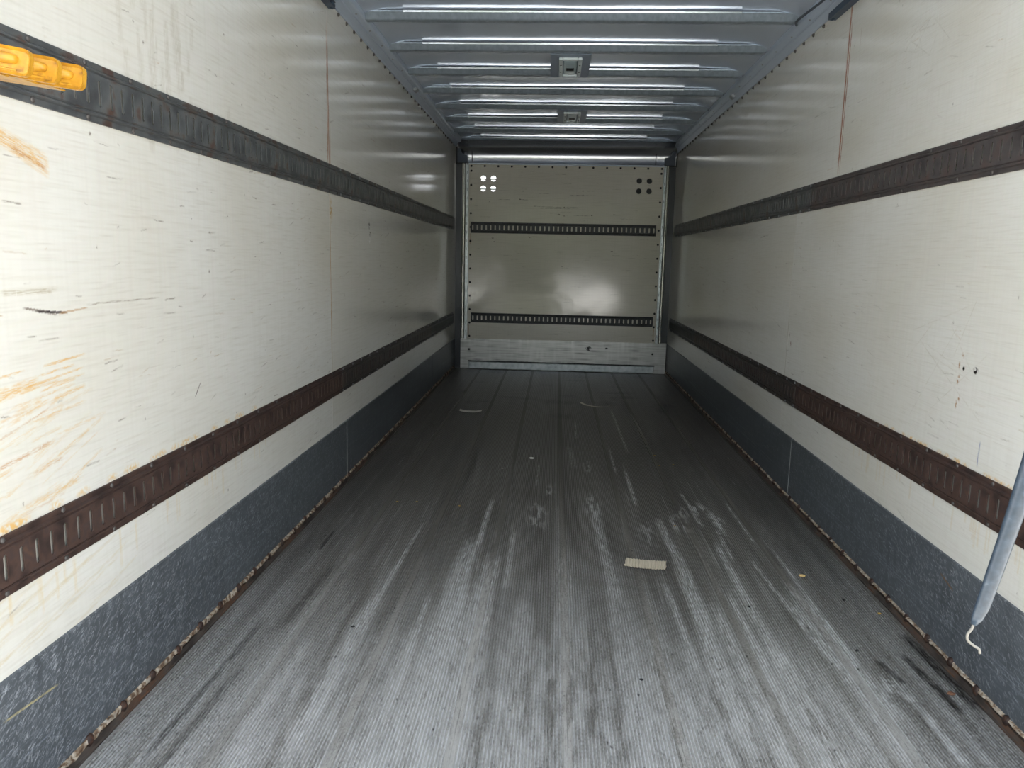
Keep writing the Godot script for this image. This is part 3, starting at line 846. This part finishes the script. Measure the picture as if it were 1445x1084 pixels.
	var pm := mat(Color.WHITE, 0.36, 0.55)
	pm.albedo_texture = tex(pi)
	part("foot_plate", kp.done(), pm, wf)
	part("rivet", rv, M.rivet, wf, Vector3(-1.05, 0.226, ZF + 0.007)); part("rivet", rv, M.rivet, wf, Vector3(1.062, 0.226, ZF + 0.007))
	var sill := MB.new()
	sill.box(Vector3(-1.05, 0.004, ZF + 0.004), Vector3(1.083, 0.085, ZF + 0.026), 0.005)
	part("sill_strip", sill.done(), M.alu, wf)
	var gap := MB.new()
	gap.box(Vector3(-1.06, 0.085, ZF + 0.004), Vector3(1.093, 0.096, ZF + 0.012))
	part("sill_gap", gap.done(), M.dark, wf)
	# rounded corner posts, with a dark recess between post and side wall
	for side in [-1.0, 1.0]:
		var t := thing("trim_3" if side < 0 else "trim_4", "rounded bright metal corner post at the %s edge of the front wall" % ("left" if side < 0 else "right"), "corner post", Vector3.ZERO, "", "structure")
		var xa: float = -1.152 if side < 0 else 1.145
		var xb: float = -1.077 if side < 0 else 1.087
		if side > 0: xa = 1.15
		var w: float = (xb - xa)
		var c := MB.new(true)
		var o := []
		for k in 9:
			var a := PI * k / 8.0
			o.append(Vector2(xa + w * 0.29 * (1.0 - cos(a)), ZF + 0.004 + 0.022 * sin(a)))
		for k in 8:
			c.quad(Vector3(o[k].x, 0.352, o[k].y), Vector3(o[k + 1].x, 0.352, o[k + 1].y), Vector3(o[k + 1].x, 2.33, o[k + 1].y), Vector3(o[k].x, 2.33, o[k].y), Vector3((o[k].x + o[k + 1].x) * 0.5 - xa - w * 0.29, 0, 0.012 + sin(PI * (k + 0.5) / 8.0) * 0.03))
		part("post_round", c.done(), M.post, t)
		var f := MB.new()
		f.box(Vector3(min(xa + w * 0.58, xb), 0.352, ZF - 0.02), Vector3(max(xa + w * 0.58, xb), 2.33, ZF + 0.004), 0.001)
		part("post_flange", f.done(), M.alu, t)
		for k in 42:
			if k % 2 == 0: continue
			var sl := MB.new()
			sl.box(Vector3(xa + w * 0.78 - 0.002, 0.37 + k * 0.047, ZF + 0.003), Vector3(xa + w * 0.78 + 0.002, 0.40 + k * 0.047, ZF + 0.0055))
			part("slot_mark", sl.done(), M.dark, t)
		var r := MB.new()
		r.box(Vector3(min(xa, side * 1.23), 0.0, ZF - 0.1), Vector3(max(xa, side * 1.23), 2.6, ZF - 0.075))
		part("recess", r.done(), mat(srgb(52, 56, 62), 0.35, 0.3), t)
	# hollow metal header between front wall and roof
	var hd := thing("trim_5", "curved shiny metal header above the front wall", "header", Vector3.ZERO, "", "structure")
	var hc := MB.new(true)
	var prof := [Vector2(2.312, ZF + 0.03), Vector2(2.345, ZF + 0.02), Vector2(2.40, ZF + 0.021), Vector2(2.435, ZF + 0.034), Vector2(2.47, ZF + 0.062), Vector2(2.50, ZF + 0.10), Vector2(2.525, ZF + 0.16), Vector2(2.54, ZF + 0.22)]
	for k in prof.size() - 1:
		hc.quad(Vector3(-1.2, prof[k].x, prof[k].y), Vector3(1.21, prof[k].x, prof[k].y), Vector3(1.21, prof[k + 1].x, prof[k + 1].y), Vector3(-1.2, prof[k + 1].x, prof[k + 1].y), Vector3(0, -0.5, 1))
	part("header_face", hc.done(), M.header, hd)
	var hl := MB.new()
	hl.box(Vector3(-1.075, 2.305, ZF - 0.02), Vector3(1.085, 2.318, ZF + 0.034), 0.003)
	part("header_lip", hl.done(), M.cove, hd)
	var hb := MB.new()
	hb.box(Vector3(-1.26, 2.31, ZF - 0.06), Vector3(1.26, 2.62, ZF - 0.03))
	part("header_back", hb.done(), M.dark, hd)
	for x in [-1.04, 0.99]:
		var j := MB.new()
		j.box(Vector3(x - 0.003, 2.33, ZF + 0.015), Vector3(x + 0.003, 2.44, ZF + 0.042))
		part("header_joint", j.done(), M.dark, hd)

# ------------------------------------------------------------------ roof
func build_ceiling() -> void:
	var c := thing("ceiling", "grey metal sheet roof of the truck carried by roof bows", "ceiling", Vector3.ZERO, "", "structure")
	var zs := []
	for k in 13: zs.append(-8.69 + 0.613 * k)     # the bows
	zs = zs.filter(func(z): return z < ZO)
	var edges: Array = [ZF - 0.15] + zs + [ZO]
	for k in edges.size() - 1:
		var za: float = edges[k]
		var zb: float = edges[k + 1]
		var b := MB.new(true)
		var nx := 30
		var nzz := 12
		var y := func(i: int, j: int) -> Vector3:
			var x: float = lerp(-1.2, 1.2, float(i) / nx)
			var t := float(j) / nzz
			var sag := 0.010 * pow(absf(2.0 * t - 1.0), 3.0) + 0.005 * nz.get_noise_2d(x * 60.0, k * 77.0 + t * 40.0) * sin(PI * t)
			var edge := maxf(0.0, absf(x) - 1.02) / 0.18
			return Vector3(x, 2.580 - sag - 0.035 * edge * edge, lerp(za, zb, t))
		for i in nx:
			for j in nzz:
				b.quad(y.call(i, j), y.call(i + 1, j), y.call(i + 1, j + 1), y.call(i, j + 1), Vector3(0, -1, 0))
		part("roof_sheet", b.done(), M.sheet, c)
	for z in zs:
		var b := MB.new()
		# hat section: lip against the sheet, upright face, flat underside, upright, lip
		var o := PackedVector2Array([Vector2(0.050, 2.570), Vector2(0.050, 2.563), Vector2(0.046, 2.561), Vector2(0.022, 2.534), Vector2(0.016, 2.530), Vector2(-0.028, 2.530), Vector2(-0.034, 2.534), Vector2(-0.040, 2.562), Vector2(-0.062, 2.562), Vector2(-0.062, 2.570)])
		b.bar(o, -1.16, 1.2, Vector2(0, 2.564))
		var bow := part("roof_bow", b.done(), M.galv, c, Vector3(0, 0, z), Vector3(0, -PI / 2, 0))
		var lip := MB.new()
		lip.bar(PackedVector2Array([Vector2(0.051, 2.559), Vector2(0.059, 2.558), Vector2(0.0595, 2.5675), Vector2(0.051, 2.5685)]), -0.86, 0.93, Vector2(0.055, 2.563))
		part("bow_lip", lip.done(), M.polish, bow)
	var top := MB.new()
	top.box(Vector3(-1.29, 2.62, -9.0), Vector3(1.29, 2.66, ZO))
	part("roof_skin", top.done(), M.zinc, c)
	# long edge rails between walls and roof
	for side in [-1.0, 1.0]:
		var t := thing("trim_6" if side < 0 else "trim_7", "grey grooved edge rail with rivets where the %s wall meets the roof" % ("left" if side < 0 else "right"), "edge rail", Vector3.ZERO, "", "structure")
		var o: PackedVector2Array
		if side < 0: o = PackedVector2Array([Vector2(-1.2295, 2.497), Vector2(-1.221, 2.496), Vector2(-1.217, 2.503), Vector2(-1.180, 2.515), Vector2(-1.178, 2.522), Vector2(-1.170, 2.524), Vector2(-1.167, 2.518), Vector2(-1.150, 2.524), Vector2(-1.142, 2.533), Vector2(-1.142, 2.60), Vector2(-1.2295, 2.60)])
		else: o = PackedVector2Array([Vector2(1.2295, 2.455), Vector2(1.221, 2.454), Vector2(1.217, 2.462), Vector2(1.200, 2.487), Vector2(1.203, 2.493), Vector2(1.197, 2.498), Vector2(1.192, 2.494), Vector2(1.183, 2.508), Vector2(1.176, 2.52), Vector2(1.176, 2.60), Vector2(1.2295, 2.60)])
		var b := MB.new()
		b.bar(o, ZO, ZF - 0.05, Vector2(side * 1.21, 2.56))
		part("rail_body", b.done(), M.cove, t)
		var rv := dome(0.010, 0.011, 8)
		var yr: float = 2.486 if side < 0 else 2.443
		for k in 50:
			var z := ZO - 0.05 - 0.155 * k
			if z < ZF + 0.05: break
			part("rivet", rv, M.rough_zinc, t, Vector3(side * (HW - 0.0005), yr, z), Vector3(0, -side * PI / 2, 0))
		var rs := dome(0.007, 0.005, 8)
		for k in 28:
			var z := ZO - 0.2 - 0.305 * k
			if z < ZF + 0.05: break
			part("screw", rs, M.zinc, t, Vector3(side * (1.160 if side < 0 else 1.186), 2.521 if side < 0 else 2.503, z), Vector3(PI / 2, 0, 0))

# ------------------------------------------------------------------ lashing rails
# One length of slotted rail, run along +x, standing off the xy plane towards +z, hv half its height, n slots.
func rail_mesh(n: int, hv: float, slim := false) -> ArrayMesh:
	var b := MB.new()
	var web := 0.011
	var hw := hv * 0.60           # half height of the raised web
	var sh := hv * 0.46           # half height of a slot
	var sw := 0.0062 if not slim else 0.0075
	var ch := 0.006
	var le := n * PITCH
	# flanges with a rolled edge, and the slopes up to the web
	for s in [-1.0, 1.0]:
		var pr := [Vector2(hv, 0.0), Vector2(hv, 0.0045), Vector2(hv - 0.004, 0.005), Vector2(hv * 0.80, 0.004), Vector2(hv * 0.745, 0.0115), Vector2(hv * 0.69, 0.0115), Vector2(hv * 0.655, 0.0075), Vector2(hw, web)]
		for i in pr.size() - 1:
			var a: Vector2 = pr[i]
			var c: Vector2 = pr[i + 1]
			var nn := Vector2(-(c.y - a.y), c.x - a.x)
			if nn.y < 0.0 or (i == 0): nn = Vector2(absf(nn.x), absf(nn.y))
			b.quad(Vector3(0, s * a.x, a.y), Vector3(le, s * a.x, a.y), Vector3(le, s * c.x, c.y), Vector3(0, s * c.x, c.y), Vector3(0, s * nn.x, nn.y))
		for x in [0.0, le]:
			for i in pr.size() - 1:
				b.quad(Vector3(x, s * pr[i].x, 0), Vector3(x, s * pr[i].x, pr[i].y), Vector3(x, s * pr[i + 1].x, pr[i + 1].y), Vector3(x, s * pr[i + 1].x, 0), Vector3(-1 if x == 0.0 else 1, 0, 0))
	var out := Vector3(0, 0, 1)
	for k in n:
		var x0 := k * PITCH
		var x1 := x0 + PITCH
		var m := x0 + PITCH * 0.5
		b.quad(Vector3(x0, -hw, web), Vector3(m - sw, -hw, web), Vector3(m - sw, hw, web), Vector3(x0, hw, web), out)
		b.quad(Vector3(m + sw, -hw, web), Vector3(x1, -hw, web), Vector3(x1, hw, web), Vector3(m + sw, hw, web), out)
		for s in [-1.0, 1.0]:
			b.quad(Vector3(m - sw, s * hw, web), Vector3(m, s * hw, web), Vector3(m, s * sh, web), Vector3(m - sw, s * (sh - ch), web), out)
			b.quad(Vector3(m + sw, s * hw, web), Vector3(m, s * hw, web), Vector3(m, s * sh, web), Vector3(m + sw, s * (sh - ch), web), out)
			b.quad(Vector3(m, s * sh, web), Vector3(m - sw, s * (sh - ch), web), Vector3(m - sw, s * (sh - ch), web - 0.003), Vector3(m, s * sh, web - 0.003), Vector3(1, -s, 0))
			b.quad(Vector3(m, s * sh, web), Vector3(m + sw, s * (sh - ch), web), Vector3(m + sw, s * (sh - ch), web - 0.003), Vector3(m, s * sh, web - 0.003), Vector3(-1, -s, 0))
			b.quad(Vector3(m + s * sw, -sh + ch, web), Vector3(m + s * sw, sh - ch, web), Vector3(m + s * sw, sh - ch, web - 0.003), Vector3(m + s * sw, -sh + ch, web - 0.003), Vector3(-s, 0, 0))
	return b.done()

func rail(label: String, group: String, m: Material, screws: Material, origin: Vector3, turn: float, n: int, hv: float, slim := false) -> void:
	var t := thing("lashing_rail", label, "rail", origin, group)
	t.rotation.y = turn
	part("rail_body", rail_mesh(n, hv, slim), m, t)
	var rv := dome(0.0075, 0.0045, 8)
	var x := 0.03
	var le := n * PITCH
	while x < le:
		for s in [-1.0, 1.0]: part("screw", rv, screws, t, Vector3(x, s * hv * 0.88, 0.0045))
		x += 0.2032
	for s in [-1.0, 1.0]: part("screw", rv, screws, t, Vector3(le - 0.03, s * hv * 0.88, 0.0045))

func build_rails() -> void:
	var z := [ZO - 0.06, -4.111, -7.162]
	var n := [60, 60, 31]
	var which := ["nearest the door", "mid wall", "by the front wall"]
	for r in [["upper", -1.0, 1.647, 0.072, [M.steel, M.steel, M.steel]], ["lower", -1.0, 0.5885, 0.0675, [M.rust, M.dim, M.black]], ["upper", 1.0, 1.6085, 0.0675, [M.plum, M.steel, M.steel]], ["lower", 1.0, 0.582, 0.070, [M.rust, M.dim, M.black]]]:
		for k in 3:
			var look: String = "rusty brown" if r[4][k] == M.rust else ("brownish grey" if r[4][k] == M.plum else ("dark brownish" if r[4][k] == M.dim else ("blackish" if r[4][k] == M.black else "dark grey")))
			var lab: String = "%s slotted rail, %s wall, %s row, %s" % [look, "left" if r[1] < 0 else "right", r[0], which[k]]
			var le: float = n[k] * PITCH
			# the rail's own x runs towards the front on the left wall and back on the right wall
			var o: Vector3 = Vector3(-HW, r[2], z[k]) if r[1] < 0 else Vector3(HW, r[2], z[k] - le)
			rail(lab, "slotted rails along the side walls", r[4][k], M.rough_zinc if k == 0 else M.zinc, o, PI / 2 if r[1] < 0 else -PI / 2, n[k], r[3])
	rail("black slotted steel rail across the front wall, below the vent holes", "slotted rails across the front wall", M.black, M.rivet, Vector3(-1.05, 1.614, ZF), 0.0, 41, 0.061, true)
	rail("black slotted steel rail across the front wall, above the foot plate", "slotted rails across the front wall", M.black, M.rivet, Vector3(-1.035, 0.594, ZF), 0.0, 41, 0.056, true)

# ------------------------------------------------------------------ lamps, brackets, strap, cable
func build_fittings() -> void:
	for d in [[-0.017, -5.343, "dome lamp on a square metal plate between roof bows, the one nearer the door"], [0.03, -7.14, "dome lamp on a square metal plate between roof bows, the one nearer the front wall"]]:
		var t := thing("dome_light", d[2], "light", Vector3(d[0], 2.53, d[1]), "unlit roof lamps")
		var b := MB.new()
		b.box(Vector3(-0.128, -0.004, -0.31), Vector3(0.128, 0.0, 0.30), 0.001)
		for x in [-0.128, 0.126]: b.box(Vector3(x, -0.004, -0.31), Vector3(x + 0.002, 0.018, 0.30))
		part("mounting_plate", b.done(), mat(srgb(140, 154, 172), 0.45, 0.1), t)
		# bezel: a frame with sloped inner edge
		var f := MB.new()
		for s in [-1.0, 1.0]:
			f.box(Vector3(s * 0.061 - 0.0125, -0.02, -0.232), Vector3(s * 0.061 + 0.0125, -0.004, 0.232), 0.004)
			f.box(Vector3(-0.0485, -0.02, s * 0.216 - 0.016), Vector3(0.0485, -0.004, s * 0.216 + 0.016), 0.004)
		part("bezel", f.done(), mat(srgb(222, 234, 238), 0.35), t)
		var l := MB.new(true)
		var rings := []
		for q in [[0.047, 0.198, -0.005], [0.044, 0.19, -0.013], [0.036, 0.17, -0.018], [0.02, 0.12, -0.02]]:
			var ring := []
			for j in 20:
				var a := TAU * j / 20.0
				ring.append(Vector3(signf(cos(a)) * pow(absf(cos(a)), 0.35) * q[0], q[2], signf(sin(a)) * pow(absf(sin(a)), 0.35) * q[1]))
			rings.append(ring)
		l.loft(rings)
		part("lens", l.done(), mat(srgb(176, 198, 206), 0.15), t)
		var sl := MB.new()
		sl.box(Vector3(-0.026, -0.024, -0.045), Vector3(0.026, -0.018, 0.015), 0.003)
		part("sensor_window", sl.done(), mat(srgb(16, 22, 30), 0.6), t)
		for s in [-1.0, 1.0]:
			for zz in [-0.09, 0.09]: part("screw", dome(0.006, 0.003, 8), M.rivet, t, Vector3(s * 0.061, -0.02, zz), Vector3(PI / 2, 0, 0))
	# three yellow brackets hooked into neighbouring slots of the left upper rail
	var where := ["nearest the open door", "between the other two", "furthest from the open door"]
	for k in 3:
		var t := thing("rail_bracket", "yellow painted steel bracket jutting from the left upper rail, %s" % where[k], "bracket", Vector3(-HW + 0.012, 1.612 + 0.001 * k, -1.305 - 0.0815 * k), "yellow brackets on the rail")
		t.rotation = Vector3(0, 0.06 - 0.03 * k, -0.17 + 0.015 * k)
		part("plate", bracket_plate(), M.yellow, t)
		part("rib", bracket_rib(), M.yellow, t)
		var h := MB.new()
		h.box(Vector3(-0.012, -0.03, -0.006), Vector3(0.012, 0.03, 0.006), 0.003)
		part("hook", h.done(), M.zinc, t)
		var e := MB.new()
		e.box(Vector3(0.0, -0.0225, -0.05), Vector3(0.19, -0.0195, -0.004), 0.001)
		e.box(Vector3(0.14, -0.016, 0.0015), Vector3(0.235, -0.0125, 0.004), 0.001)
		part("fold", e.done(), M.yellow, t)
	# the pull-down sleeve of the door
	var st := thing("pull_strap", "blue-grey tubular door pull hanging in the doorway with a bare wire hook", "door pull", Vector3(0, 0, 0))
	var zz := -0.93
	var p := MB.new(true)
	var path := []
	var rad := []
	for q in [[0.4640, 0.824, 0.0034], [0.4672, 0.832, 0.0064], [0.4720, 0.848, 0.0080], [0.4800, 0.885, 0.0086], [0.4880, 0.925, 0.0090], [0.4970, 0.97, 0.0096], [0.5070, 1.025, 0.0106], [0.5180, 1.09, 0.0118], [0.536, 1.20, 0.0125], [0.566, 1.45, 0.0125], [0.60, 1.85, 0.0125], [0.64, 2.30, 0.0125], [0.645, 2.46, 0.0125]]:
		path.append(Vector3(q[0], q[1], zz)); rad.append(q[2] * 1.08)
	p.tube(path, rad, 18, 0.8)
	var rope := boxed(mat(Color.WHITE, 0.3, 0.0), grain(256, 0.05, ramp([[0.0, srgb(36, 47, 57)], [0.5, srgb(47, 59, 71)], [0.8, srgb(57, 70, 82)], [1.0, srgb(104, 116, 126)]]), 33), 6.0)
	part("sleeve", p.done(), rope, st)
	var w := MB.new(true)
	var wp := []
	var cv := Curve3D.new()
	for q in [[0.4650, 0.834], [0.4632, 0.820], [0.4585, 0.811], [0.4595, 0.803], [0.4680, 0.796], [0.4745, 0.792], [0.4760, 0.786]]: cv.add_point(Vector3(q[0], q[1], zz), Vector3.ZERO, Vector3.ZERO)
	for k in 26: wp.append(cv.sample_baked(cv.get_baked_length() * k / 25.0, true))
	w.tube(wp, [0.0017], 8)
	part("wire_hook", w.done(), mat(srgb(120, 118, 112), 0.4, 0.3), st)
	# cable slung along the right edge rail
	var c := MB.new(true)
	var cp := []
	var cc := Curve3D.new()
	for q in [[1.165, 2.515, -3.6], [1.15, 2.50, -3.95], [1.13, 2.498, -4.15], [1.135, 2.51, -4.3], [1.165, 2.522, -4.41]]: cc.add_point(Vector3(q[0], q[1], q[2]))
	for k in 30: cp.append(cc.sample_baked(cc.get_baked_length() * k / 29.0, true))
	c.tube(cp, [0.006], 8)
	solo("cable", c.done(), mat(srgb(70, 78, 88), 0.5), "grey cable looping off the right edge rail beside the first visible roof bow", "cable")
	# ends of the roll-up door's tracks
	for side in [-1.0, 1.0]:
		var t := thing("door_track", "dark blue-grey end of the roll-up door track high on the %s wall" % ("left" if side < 0 else "right"), "door track", Vector3(side * (HW - 0.02), 2.478 if side < 0 else 2.437, -3.98))
		var b := MB.new()
		var o := PackedVector2Array([Vector2(-0.018, -0.015), Vector2(0.018, -0.015), Vector2(0.018, -0.012), Vector2(-0.015, -0.012), Vector2(-0.015, 0.012), Vector2(0.018, 0.012), Vector2(0.018, 0.015), Vector2(-0.018, 0.015)])
		b.bar(o, 0.0, 2.9, Vector2(-0.026, 0.0))
		var mi := part("track", b.done(), mat(srgb(74, 88, 106), 0.4, 0.5), t)
		if side > 0: mi.rotation.y = 0.0
		var bo := MB.new(true)
		var rings := []
		for q in [[-0.012, 0.010], [-0.008, 0.015], [0.0, 0.017], [0.03, 0.017]]:
			var ring := []
			for j in 12: ring.append(Vector3(cos(TAU * j / 12.0) * q[1], sin(TAU * j / 12.0) * q[1], q[0]))
			rings.append(ring)
		bo.loft(rings)
		part("end_stop", bo.done(), mat(srgb(70, 84, 100), 0.4, 0.4), t)
	# small cable clips on the edge rails, and the angle brackets in the far top corners
	for side in [-1.0, 1.0]:
		var b := MB.new()
		b.box(Vector3(-0.018, -0.026, -0.03), Vector3(0.018, 0.0, 0.03), 0.006)
		b.box(Vector3(-0.009, -0.034, -0.012), Vector3(0.009, -0.026, 0.012), 0.003)
		solo("cable_clip", b.done(), mat(srgb(150, 156, 162), 0.4, 0.3), "pale clip on the %s edge rail below the roof" % ("left" if side < 0 else "right"), "clip", Vector3(side * (1.165 if side < 0 else 1.192), 2.522 if side < 0 else 2.498, -6.02), Vector3(0, 0, 0), "clips on the edge rails")
		var g := MB.new()
		var o := PackedVector2Array([Vector2(0, 0), Vector2(0, 0.19), Vector2(0.02, 0.19), Vector2(0.045, 0.11), Vector2(0.07, 0.085), Vector2(0.105, 0.08), Vector2(0.112, 0.07), Vector2(0.112, 0.0)])
		if side > 0:
			for i in o.size(): o[i].x = -o[i].x
		g.bar(o, 0.0, 0.03, Vector2(side * -0.05, 0.04))
		solo("corner_bracket", g.done(), mat(srgb(62, 70, 82), 0.45, 0.4), "dark grey angle bracket in the top %s corner of the front wall" % ("left" if side < 0 else "right"), "bracket", Vector3(side * 1.2, 2.315, ZF + 0.03), Vector3.ZERO, "corner brackets")

func bracket_outline(l: float, h: float, r: float) -> PackedVector2Array:
	var o := PackedVector2Array([Vector2(0.0, -h * 0.75), Vector2(0.0, h * 0.75), Vector2(l * 0.3, h)])
	for k in 7:
		var a := PI / 2 * (1.0 - k / 6.0)
		o.append(Vector2(l - r + r * cos(a), h - r + r * sin(a)))
	for k in 7:
		var a := -PI / 2 * k / 6.0
		o.append(Vector2(l - r + r * cos(a), -h + r + r * sin(a)))
	o.append(Vector2(l * 0.3, -h))
	return o

func bracket_plate() -> ArrayMesh:
	var b := MB.new()
	var o := bracket_outline(0.259, 0.0225, 0.013)
	var inn := bracket_outline(0.254, 0.0175, 0.009)
	var n := o.size()
	# dished plate: a raised rim round a flat face
	b.extrude(o, -0.004, 0.007, Vector2(0.13, 0))
	for i in n:
		var j := (i + 1) % n
		b.quad(Vector3(o[i].x, o[i].y, 0.007), Vector3(o[j].x, o[j].y, 0.007), Vector3(inn[j].x, inn[j].y, 0.0015), Vector3(inn[i].x, inn[i].y, 0.0015), Vector3(0, 0, 1))
	b.cap(inn, 0.0015, 1.0)
	b.cap(o, -0.004, -1.0)
	return b.done()

func bracket_rib() -> ArrayMesh:
	var b := MB.new(true)
	var rings := []
	for q in [[0.03, 0.010, 0.012], [0.15, 0.010, 0.014], [0.212, 0.0095, 0.014], [0.232, 0.0075, 0.012], [0.236, 0.004, 0.005]]:
		var ring := []
		for k in 12:
			var a := TAU * k / 12.0
			ring.append(Vector3(q[0], 0.003 + cos(a) * q[1], 0.002 + maxf(sin(a), -0.2) * q[2]))
		rings.append(ring)
	b.loft(rings)
	return b.done()

# ------------------------------------------------------------------ litter on the floor
func scrap(l: float, w: float, curl: float, ribbed: bool, seed_: int) -> ArrayMesh:
	var b := MB.new()
	var n := 40
	var m := 4
	var t := 0.0012
	var at := func(i: int, j: int, up: float) -> Vector3:
		var x := (float(i) / n - 0.5) * l
		var zz := (float(j) / m - 0.5) * w
		if i == 0 or i == n: x += 0.006 * nz.get_noise_2d(j * 300.0, seed_ * 91.0)
		zz += 0.004 * nz.get_noise_2d(i * 40.0, j * 10.0 + seed_ * 31.0)
		var y := 0.0012 + curl * pow(absf(2.0 * i / n - 1.0), 3.0)
		if ribbed: y += 0.0022 * (1.0 + cos(TAU * x / 0.0125))
		return Vector3(x, y + up, zz)
	for i in n:
		for j in m:
			b.quad(at.call(i, j, t), at.call(i + 1, j, t), at.call(i + 1, j + 1, t), at.call(i, j + 1, t), Vector3(0, 1, 0))
			b.quad(at.call(i, j, 0), at.call(i + 1, j, 0), at.call(i + 1, j + 1, 0), at.call(i, j + 1, 0), Vector3(0, -1, 0))
	for i in n:
		for j in [0, m]: b.quad(at.call(i, j, 0), at.call(i + 1, j, 0), at.call(i + 1, j, t), at.call(i, j, t), Vector3(0, 0, -1 if j == 0 else 1))
	for j in m:
		for i in [0, n]: b.quad(at.call(i, j, 0), at.call(i, j + 1, 0), at.call(i, j + 1, t), at.call(i, j, t), Vector3(-1 if i == 0 else 1, 0, 0))
	return b.done()

func crumb(r: float, seed_: int) -> ArrayMesh:
	var b := MB.new()
	var rings := []
	for i in 4:
		var ring := []
		for j in 6:
			var q: float = r * [0.7, 1.0, 0.8, 0.3][i] * (1.0 + 0.6 * nz.get_noise_2d(j * 77.0 + seed_ * 13.0, i * 61.0))
			ring.append(Vector3(cos(TAU * j / 6.0) * q * 1.4, r * [0.0, 0.25, 0.55, 0.7][i], sin(TAU * j / 6.0) * q))
		rings.append(ring)
	b.loft(rings)
	return b.done()

func build_debris() -> void:
	var tape := mat(srgb(196, 186, 166), 0.75)
	solo("paper_scrap", scrap(0.170, 0.092, 0.004, true, 1), tape, "ribbed beige tape scrap lying on the bright middle of the floor, largest scrap", "scrap", Vector3(0.345, 0.0, -3.112), Vector3(0, -0.14, 0))
	solo("paper_scrap", scrap(0.185, 0.075, 0.012, false, 2), mat(srgb(216, 211, 200), 0.75), "pale paper strip on the dark far floor, left of centre", "scrap", Vector3(-0.744, 0.0, -6.28), Vector3(0, 0.0, 0))
	solo("paper_scrap", scrap(0.28, 0.035, 0.02, false, 3), mat(srgb(204, 198, 184), 0.75), "thin curled grey paper strip on the dark far floor, right of centre", "scrap", Vector3(0.307, 0.0, -6.68), Vector3(0, -0.5, 0))
	var chips := [[0.982, -3.066, 0.011, srgb(206, 176, 118), "curled tan chip on the floor, right of the ribbed tape scrap"], [1.162, -2.742, 0.006, srgb(216, 178, 90), "small yellow crumb close to the right kick panel"], [-0.19, -4.813, 0.014, srgb(206, 204, 198), "small white paper bit alone in the middle of the floor"],
		[1.155, -2.207, 0.009, srgb(128, 92, 70), "reddish brown chip in the dark stain by the right kick panel"], [0.545, -3.62, 0.006, srgb(196, 164, 110), "tan crumb on the pale worn patch behind the ribbed tape scrap"]]
	for k in chips.size():
		var c: Array = chips[k]
		solo("chip", crumb(c[2], k), mat(c[3], 0.7), c[4], "chip", Vector3(c[0], -0.001, c[1]), Vector3(0, k * 1.1, 0))
	var bits := [[-0.86, -3.83], [-0.76, -3.84], [-0.53, -3.80], [0.62, -5.0], [0.62, -4.75], [0.71, -4.78], [-0.36, -4.55], [0.97, -2.45], [1.07, -2.85], [0.23, -2.2], [-0.73, -2.45], [0.69, -2.75]]
	var cols := [srgb(216, 182, 100), srgb(206, 204, 196), srgb(26, 25, 25)]
	var says := ["leftmost of three tiny yellow crumbs in a row on the left of the floor", "middle one of three tiny yellow crumbs in a row on the left of the floor", "rightmost of three tiny yellow crumbs in a row on the left of the floor",
		"furthest of three tiny yellow crumbs on the dark floor towards the right wall", "nearest of three tiny yellow crumbs on the dark floor towards the right wall", "rightmost of three tiny yellow crumbs on the dark floor towards the right wall",
		"tiny white crumb on the ribs at the far tip of the left worn streak", "tiny black crumb left of the dark stain by the right kick panel", "tiny black crumb right of the long thin bright streaks, beside the yellow crumb",
		"tiny black crumb low on the bright middle of the floor", "tiny black crumb on the bright streak nearest the left kick panel", "tiny black crumb on the strong bright streak right of the ribbed tape"]
	for k in bits.size():
		var i: int = 0 if k < 6 else (1 if k == 6 else 2)
		solo("crumb", crumb(0.0055, 20 + k), mat(cols[i], 0.8), says[k], "crumb", Vector3(bits[k][0], -0.001, bits[k][1]), Vector3(0, k, 0), "crumbs on the floor")
